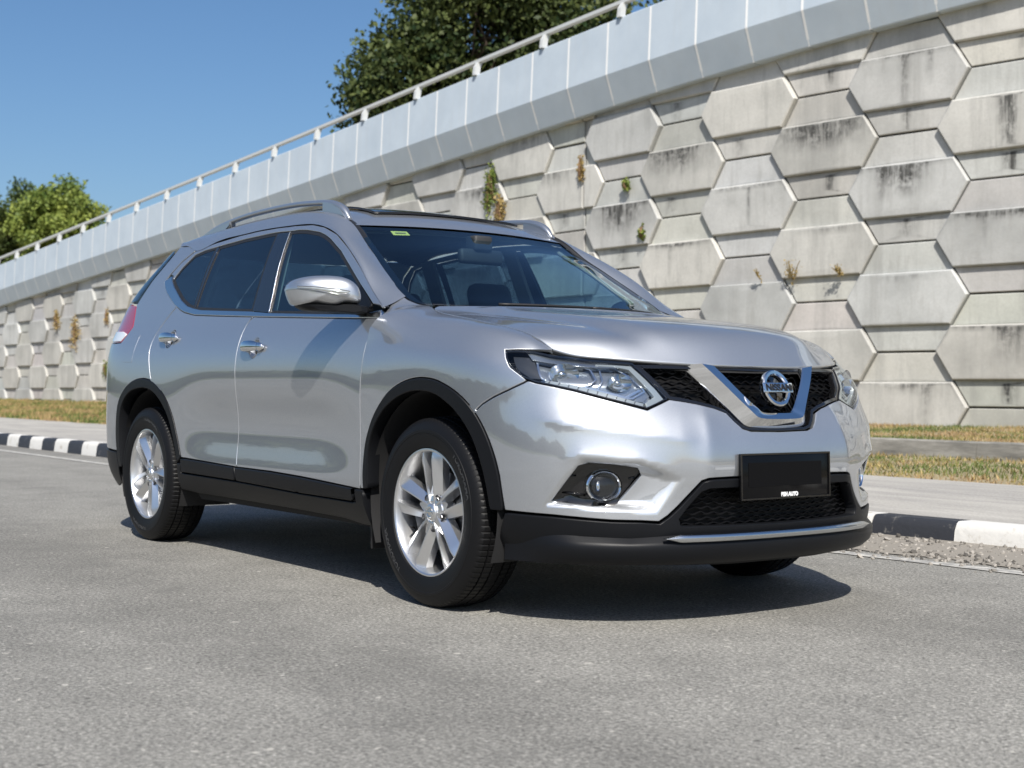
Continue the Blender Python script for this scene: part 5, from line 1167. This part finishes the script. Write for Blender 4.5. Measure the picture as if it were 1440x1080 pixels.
# railing
RAIL = empty('ramp_railing', tuple(float(a) for a in W(12., 7.7, .05)), label='low galvanised tube railing on top of the ramp parapet', cat='railing')
mm_ = MB(); ss = np.linspace(J0, J0+62*JP, 160)
V_ = []
for s in ss: z = ZB(s)+1.60; V_ += [tuple(W(s, z, .31)), tuple(W(s, z+.06, .31)), tuple(W(s, z+.06, .20)), tuple(W(s, z, .20))]
mm_.add(V_, [(4*i+j, 4*i+(j+1) % 4, 4*i+4+(j+1) % 4, 4*i+4+j) for i in range(len(ss)-1) for j in range(4)]); q = mm_.obj('top_rail', RAILM, None, smooth=False); ppar(q, RAIL)
P0s = 17.86-2.09*8
for i in range(0, 31):
    s = P0s+i*2.09; z = ZB(s)+1.345
    mm_ = MB(); V_ = [tuple(W(s+d, z+h, o_)) for d in (-.04, .04) for h, o_ in ((0, .40), (.16, .38), (.262, .31), (.262, .21), (.14, .26), (0, .28))]
    mm_.add(V_, [tuple(range(6)), tuple(range(6, 12))[::-1]]+[(j, 6+j, 6+(j+1) % 6, (j+1) % 6) for j in range(6)]); ppar(mm_.obj('rail_post', RAILM, None, smooth=False), RAIL)

# ---- low drain kerb in the grass behind the car
DR = mat('stained_concrete', (.22, .21, .19), .9); N = NT(DR); col(N, N.ramp(N.noise(2.5, 6, .7, N.map(N.coord(), (.6, 1, 3))), [(.3, (.09, .088, .08)), (.5, (.22, .21, .185)), (.7, (.36, .345, .31))]))
DYF = lambda x: 7.35+.012*(x+4)
dk = kerb_run('drain_kerb', -13.0, 12.0, DYF, .36, .18, 2.4, 0, [DR, DR], .02, .004); autosmooth(dk, 40)

# ---- grass, gravel
GRM = mat('dry_grass', (.20, .17, .06), .8); N = NT(GRM); oi = N.n('Attribute', attribute_name='gcol'); col(N, oi.outputs['Color']); N.p.inputs['Specular IOR Level'].default_value = .2
def grass(name, n, region, hrange, cols, wd=.006):
    V_ = np.zeros((n*3, 3)); C_ = np.zeros((n*3, 4)); k = 0
    X_, Y_ = region(n); h = rng.uniform(*hrange, n); a = rng.uniform(0, 2*np.pi, n); le = rng.normal(0, .45, (n, 2)); ci = np.array(cols)
    clump = np.array([noise.noise((x*.9, y*1.6, 7)) for x, y in zip(X_, Y_)])
    idx = np.clip(((clump*1.6+.5+rng.normal(0, .22, n))*len(cols)).astype(int), 0, len(cols)-1); cc = ci[idx]*rng.uniform(.8, 1.2, (n, 1))
    zz = np.array([gz(x, y) for x, y in zip(X_, Y_)])-.005; w2 = wd*rng.uniform(.6, 1.5, n)
    V_[0::3] = np.stack([X_-np.cos(a)*w2, Y_-np.sin(a)*w2, zz], 1); V_[1::3] = np.stack([X_+np.cos(a)*w2, Y_+np.sin(a)*w2, zz], 1); V_[2::3] = np.stack([X_+le[:, 0]*h, Y_+le[:, 1]*h, zz+h], 1)
    me = bpy.data.meshes.new(name); me.vertices.add(n*3); me.vertices.foreach_set('co', V_.ravel()); me.loops.add(n*3); me.loops.foreach_set('vertex_index', np.arange(n*3)); me.polygons.add(n); me.polygons.foreach_set('loop_start', np.arange(0, n*3, 3)); me.update(calc_edges=True)
    at_ = me.attributes.new('gcol', 'FLOAT_COLOR', 'POINT'); C_[:, :3] = np.repeat(cc, 3, 0); C_[:, 3] = 1; at_.data.foreach_set('color', C_.ravel()); me.materials.append(GRM)
    o = bpy.data.objects.new(name, me); COL.objects.link(o); return prop(o, label='short dry yellow-green grass along the foot of the hexagonal panel wall', cat='grass', kind='stuff')
GC = [(.30, .21, .11), (.33, .25, .11), (.24, .20, .075), (.15, .165, .05), (.09, .125, .035)]
def regR(n):
    x = rng.uniform(-14, 8, n); yw = np.interp(x, _P[::-1, 0], _P[::-1, 1]); return x, 5.2+(yw-5.2)*rng.random(n)
def regL(n):
    x = -14-70*rng.random(n)**1.3; yw = np.interp(x, _P[::-1, 0], _P[::-1, 1]); return x, 5.15+(yw-5.15)*rng.random(n)
g1 = grass('grass', 150000, regR, (.015, .06), GC); g2 = grass('grass', 120000, regL, (.03, .11), GC, .012); prop(g2, label='dry green-brown grass strip far behind the car, left of the tailgate')
# gravel heaped against the kerb
GV = mat('loose_gravel', (.26, .24, .21), .9); N = NT(GV); oi = N.n('Attribute', attribute_name='gcol'); col(N, oi.outputs['Color'])
V_ = []; F_ = []; Cg = []
ico = bmesh.new(); bmesh.ops.create_icosphere(ico, subdivisions=1, radius=1); iv = np.array([v.co for v in ico.verts]); if_ = [[v.index for v in f.verts] for f in ico.faces]; ico.free()
for _ in range(8500):
    x = rng.uniform(-3.6, 2.6); ky = float(KY(x)); d = abs(rng.normal(0, .19)); hmax = max(0, .055-d*.16)
    if x < -2.4 and rng.random() < .5: continue
    r_ = rng.uniform(.005, .015)*(1 if rng.random() < .93 else 1.4); p = np.array([x, ky-.01-d, rng.uniform(0, hmax)+r_*.3]); sc_ = rng.uniform(.55, 1.2, 3)*r_; rot = np.array(Matrix.Rotation(rng.uniform(0, 6.28), 3, Vector(rng.normal(size=3)).normalized()))
    q = (iv*(1+rng.normal(0, .12, (len(iv), 1)))*sc_) @ rot.T+p; n0 = len(V_); V_ += list(q); F_ += [[i+n0 for i in f] for f in if_]; c0 = rng.uniform(.07, .33); Cg += [(c0*1.05, c0*.97, c0*.86, 1)]*len(iv)
o = mobj('gravel', V_, F_, GV, None, False, label='loose grey gravel heaped against the painted kerb', cat='gravel', kind='stuff'); a_ = o.data.attributes.new('gcol', 'FLOAT_COLOR', 'POINT'); a_.data.foreach_set('color', [c for t in Cg for c in t])
# gravel bed under the stones
V_ = []; xs = np.linspace(-3.8, 2.8, 60)
for x in xs:
    ky = float(KY(x)); e = sst(-3.8, -2.6, x)*(1-sst(2.3, 2.8, x)); V_ += [(x, ky+.02, .05*float(e)+.004), (x, ky-.12, .035*float(e)+.006), (x, ky-.34+.05*noise.noise((x*3, 0, 0)), .005)]
mobj('grit_bed', V_, [(3*i+j, 3*i+3+j, 3*i+4+j, 3*i+1+j) for i in range(len(xs)-1) for j in range(2)], mat('grit', (.23, .21, .18), .95), None, True, kind='structure')

# ---- plants growing out of the wall joints
LEAF = {}
def leafmat(name, a, b):
    m_ = mat(name, a, .55); N = NT(m_); at_ = N.n('Attribute', attribute_name='lc'); N.l(N.ramp(at_.outputs['Fac'], [(0., a), (1., b)]), N.p.inputs['Base Color'])
    N.p.inputs['Specular IOR Level'].default_value = .25
    t = m_.node_tree; tr = t.nodes.new('ShaderNodeBsdfTranslucent'); mx = t.nodes.new('ShaderNodeMixShader'); mx.inputs[0].default_value = .25; rp = [n_ for n_ in t.nodes if n_.type == 'VALTORGB'][0]
    t.links.new(rp.outputs[0], tr.inputs[0]); t.links.new(N.p.outputs[0], mx.inputs[1]); t.links.new(tr.outputs[0], mx.inputs[2]); t.links.new(mx.outputs[0], N.o.inputs[0]); return m_
def leaves(name, C_, size, m_, parent, fac=None, droop=.3):
    "one mesh of four-sided leaves at the given points"
    n = len(C_); d = rng.normal(size=(n, 3)); d[:, 2] -= droop; d /= np.linalg.norm(d, axis=1)[:, None]; e = np.cross(d, rng.normal(size=(n, 3))); e /= np.linalg.norm(e, axis=1)[:, None]; s = size*rng.uniform(.6, 1.35, (n, 1))
    nn_ = np.cross(d, e); V_ = np.zeros((n*4, 3)); V_[0::4] = C_; V_[1::4] = C_+d*s*.5+e*s*.30+nn_*s*.06; V_[2::4] = C_+d*s; V_[3::4] = C_+d*s*.5-e*s*.30+nn_*s*.06
    me = bpy.data.meshes.new(name); me.vertices.add(n*4); me.vertices.foreach_set('co', V_.ravel()); me.loops.add(n*4); me.loops.foreach_set('vertex_index', np.arange(n*4)); me.polygons.add(n); me.polygons.foreach_set('loop_start', np.arange(0, n*4, 4)); me.update(calc_edges=True)
    a_ = me.attributes.new('lc', 'FLOAT', 'POINT'); f = rng.random(n) if fac is None else np.clip(fac+rng.normal(0, .18, n), 0, 1); a_.data.foreach_set('value', np.repeat(f, 4)); me.materials.append(m_)
    o = bpy.data.objects.new(name, me); COL.objects.link(o); o.parent = parent; return o
GREENW = leafmat('weed_green', (.10, .16, .035), (.26, .30, .07)); STRAW = leafmat('dry_weed', (.30, .22, .08), (.45, .34, .15)); TWIG = mat('dry_twig', (.22, .13, .07), .8)
def weed(s, z, h, wdt, dry, label, n=420, grp='weeds rooted in the wall joints', up=False):
    b = W(s, z, .06); root = empty('wall_weed', tuple(map(float, b)), label=label, cat='weed', group=grp); pts = []
    tdir = W(s+.5, z, .06)-W(s-.5, z, .06); tdir /= np.linalg.norm(tdir); ms = MB()
    for k in range(9):
        a = rng.normal(0, wdt*.4); L = h*rng.uniform(.5, 1); q = [np.array([0, -.03, 0])+tdir*a*t+np.array([0, -.10*t*(1-t)*2, (L if up else -L)*t])+(0 if not up else np.array([0, -.12*t*t, 0])) for t in np.linspace(0, 1, 8)]
        ms.tube([tuple(p) for p in q], .006, 4, cap=False)
        for _ in range(n//9): t = rng.random()**.8; pts.append(q[0]*(1-t)+q[-1]*t+rng.normal(0, wdt*.22, 3)*[1, .4, 1])
    ms.obj('stem', TWIG if not up else STRAW, root); leaves('foliage', np.array(pts), .07 if not up else .035, STRAW if dry else GREENW, root)
weed(21.85, 5.15, .95, .30, False, 'green creeper hanging from a wall joint just above the car roof', 700)
weed(21.55, 4.55, .55, .22, True, 'straw-coloured dead creeper below the green one above the roof', 350)
weed(19.16, 5.05, .55, .07, True, 'thin brown creeper in the vertical expansion joint of the wall', 160)
weed(17.98, 4.45, .18, .10, False, 'small green tuft at a hexagon corner right of the expansion joint', 120)
weed(17.55, 3.62, .22, .10, False, 'small green tuft at a lower hexagon corner right of the roof rail', 120)
weed(14.35, 2.52, .30, .22, True, 'dry grass tuft sprouting from the wall above the hood', 120, up=True)
weed(13.5, 2.56, .16, .12, True, 'reddish dry weed on the wall ledge beyond the nose of the car', 90, up=True)
weed(14.95, 2.55, .20, .05, True, 'single dry grass blade standing on a wall ledge above the hood', 30, up=True)
weed(44.2, 3.05, 1.05, .40, True, 'brown creeper on the far wall left of the tailgate, lower of a pair', 420)
weed(45.9, 3.35, .75, .35, True, 'brown creeper high on the far wall at the left of the photo', 360)
weed(41.5, 3.25, .6, .18, True, 'thin dry creeper on the far wall close to the rear window', 160)
weed(41.6, 1.6, .5, .2, False, 'green tuft low on the far wall beside the tail lamp', 220)

# ---- trees on the far side of the ramp
BARK = mat('bark', (.12, .09, .065), .9)
def tree(name_label, base, height, crown, seed, lm, leaf=.16, per=230, clumps=110, dense=1.0, trunk_r=.28):
    g = np.random.default_rng(seed); root = empty('broadleaf_tree', base, label=name_label, cat='tree', group='trees beyond the ramp')
    b = Vector((0, 0, 0)); tr_ = MB(); top = Vector((crown[0][0]*.5, crown[0][1]*.5, height*.72)); pts = [b.lerp(top, t)+Vector((.25*math.sin(3*t+seed), .2*math.cos(4*t), 0)) for t in np.linspace(0, 1, 9)]
    tr_.tube(pts, [trunk_r*(1-.75*t) for t in np.linspace(0, 1, 9)], 9)
    C_ = []; fac = []; cl = []
    for (cx, cy, cz, rx, ry, rz, nC) in crown:
        for _ in range(nC):
            d = g.normal(size=3); d /= np.linalg.norm(d); rr = g.random()**.30; p = np.array([cx, cy, cz])+d*rr*np.array([rx, ry, rz]); cl.append(p)
    for p in cl[::3]:
        st = pts[int(g.integers(4, 9))]; q = Vector(p); md = st.lerp(q, .5)+Vector(g.normal(0, .3, 3)); tr_.tube([st, md, q], [.07, .045, .015], 5, cap=False)
    tr_.obj('trunk', BARK, root)
    for p in cl:
        R0 = g.uniform(.40, 1.0); k = int(per*R0*dense); d = g.normal(size=(k, 3)); d /= np.linalg.norm(d, axis=1)[:, None]; q = p+d*(g.random((k, 1))**.45)*R0*np.array([1.15, 1.15, .75]); C_.append(q); fac += [float(np.clip(g.normal(.5, .25), 0, 1))]*k
    leaves('crown', np.concatenate(C_), leaf, lm, root, np.array(fac), .5)
G1 = leafmat('dark_tree_leaf', (.022, .042, .014), (.12, .145, .045)); G2 = leafmat('bright_tree_leaf', (.09, .14, .03), (.30, .35, .08)); G3 = leafmat('mid_tree_leaf', (.05, .08, .025), (.16, .20, .06))
# crown = list of (x, y, z, rx, ry, rz, clumps) around the tree base
tree('dense dark green tree with pale bark looming over the middle of the ramp', (-26.5, 19.0, .3), 14, [(-.6, -2.9, 9.1, 1.5, 1.5, 1.5, 52), (0, -1.2, 11.3, 2.0, 2.0, 1.9, 64), (1.5, .8, 10.0, 2.0, 2.0, 2.2, 52), (-.9, -4.0, 7.9, .7, .7, .6, 9), (.2, .0, 8.5, 2.0, 2.0, 1.2, 24)], 3, G1, leaf=.17, per=340)
tree('second dark tree with a brighter clump, right of the first behind the railing', (-20.0, 23.5, .3), 15, [(-.5, -.5, 11.0, 2.6, 2.6, 2.6, 70), (2.2, 1.5, 12.5, 2.4, 2.4, 2.2, 64), (-2.0, -1.5, 9.4, 1.8, 1.8, 1.6, 30), (1.5, 1.2, 9.2, 2.4, 2.4, 1.5, 36)], 5, G1, leaf=.17, per=340)
tree('bright yellow-green round tree beyond the far end of the ramp at the left', (-76.5, 24.0, .0), 14, [(-.9, -.6, 10.6, 2.3, 2.3, 2.5, 70), (.3, .2, 9.2, 1.3, 1.3, 1.4, 30), (-2.2, -1.4, 9.8, 1.7, 1.7, 2.2, 40)], 8, G2, leaf=.26, per=280)
tree('darker tree cut off by the left edge of the photo beyond the ramp', (-83.5, 22.0, .0), 14, [(0, 0, 10.8, 2.6, 2.6, 2.8, 80), (-2.5, -2, 10., 2.5, 2.5, 2.5, 40)], 9, G3, leaf=.26, per=280)
# scrub and low trees added out of view for the doors and bumper to reflect
_n = 52000; _x = rng.uniform(-70, 45, _n); _h = np.array([2.2+1.9*noise.noise((a*.11, 0, 2))+1.1*noise.noise((a*.37, 0, 9)) for a in _x]); _z = _h*np.abs(rng.random(_n))**.6; _y = -27+rng.normal(0, 1.3, _n)*(1-.5*_z/5)
_hd = leaves('reflection_scrub', np.stack([_x, _y, np.maximum(_z, .05)], 1), .55, G1, None); prop(_hd, label='dark green scrub added out of view across the road for the doors to reflect', cat='scrub', kind='stuff')
_n = 26000; _y = rng.uniform(-75, 6, _n); _h = np.array([6+3.5*noise.noise((a*.07, 3, 2))+1.5*noise.noise((a*.3, 0, 9)) for a in _y]); _z = _h*rng.random(_n)**.6; _x = -165+rng.normal(0, 3, _n)
_ft = leaves('far_tree_line', np.stack([_x, _y, np.maximum(_z, .05)], 1), 1.1, G3, None); prop(_ft, label='hazy far line of trees where the road runs out behind the car', cat='trees', kind='stuff')
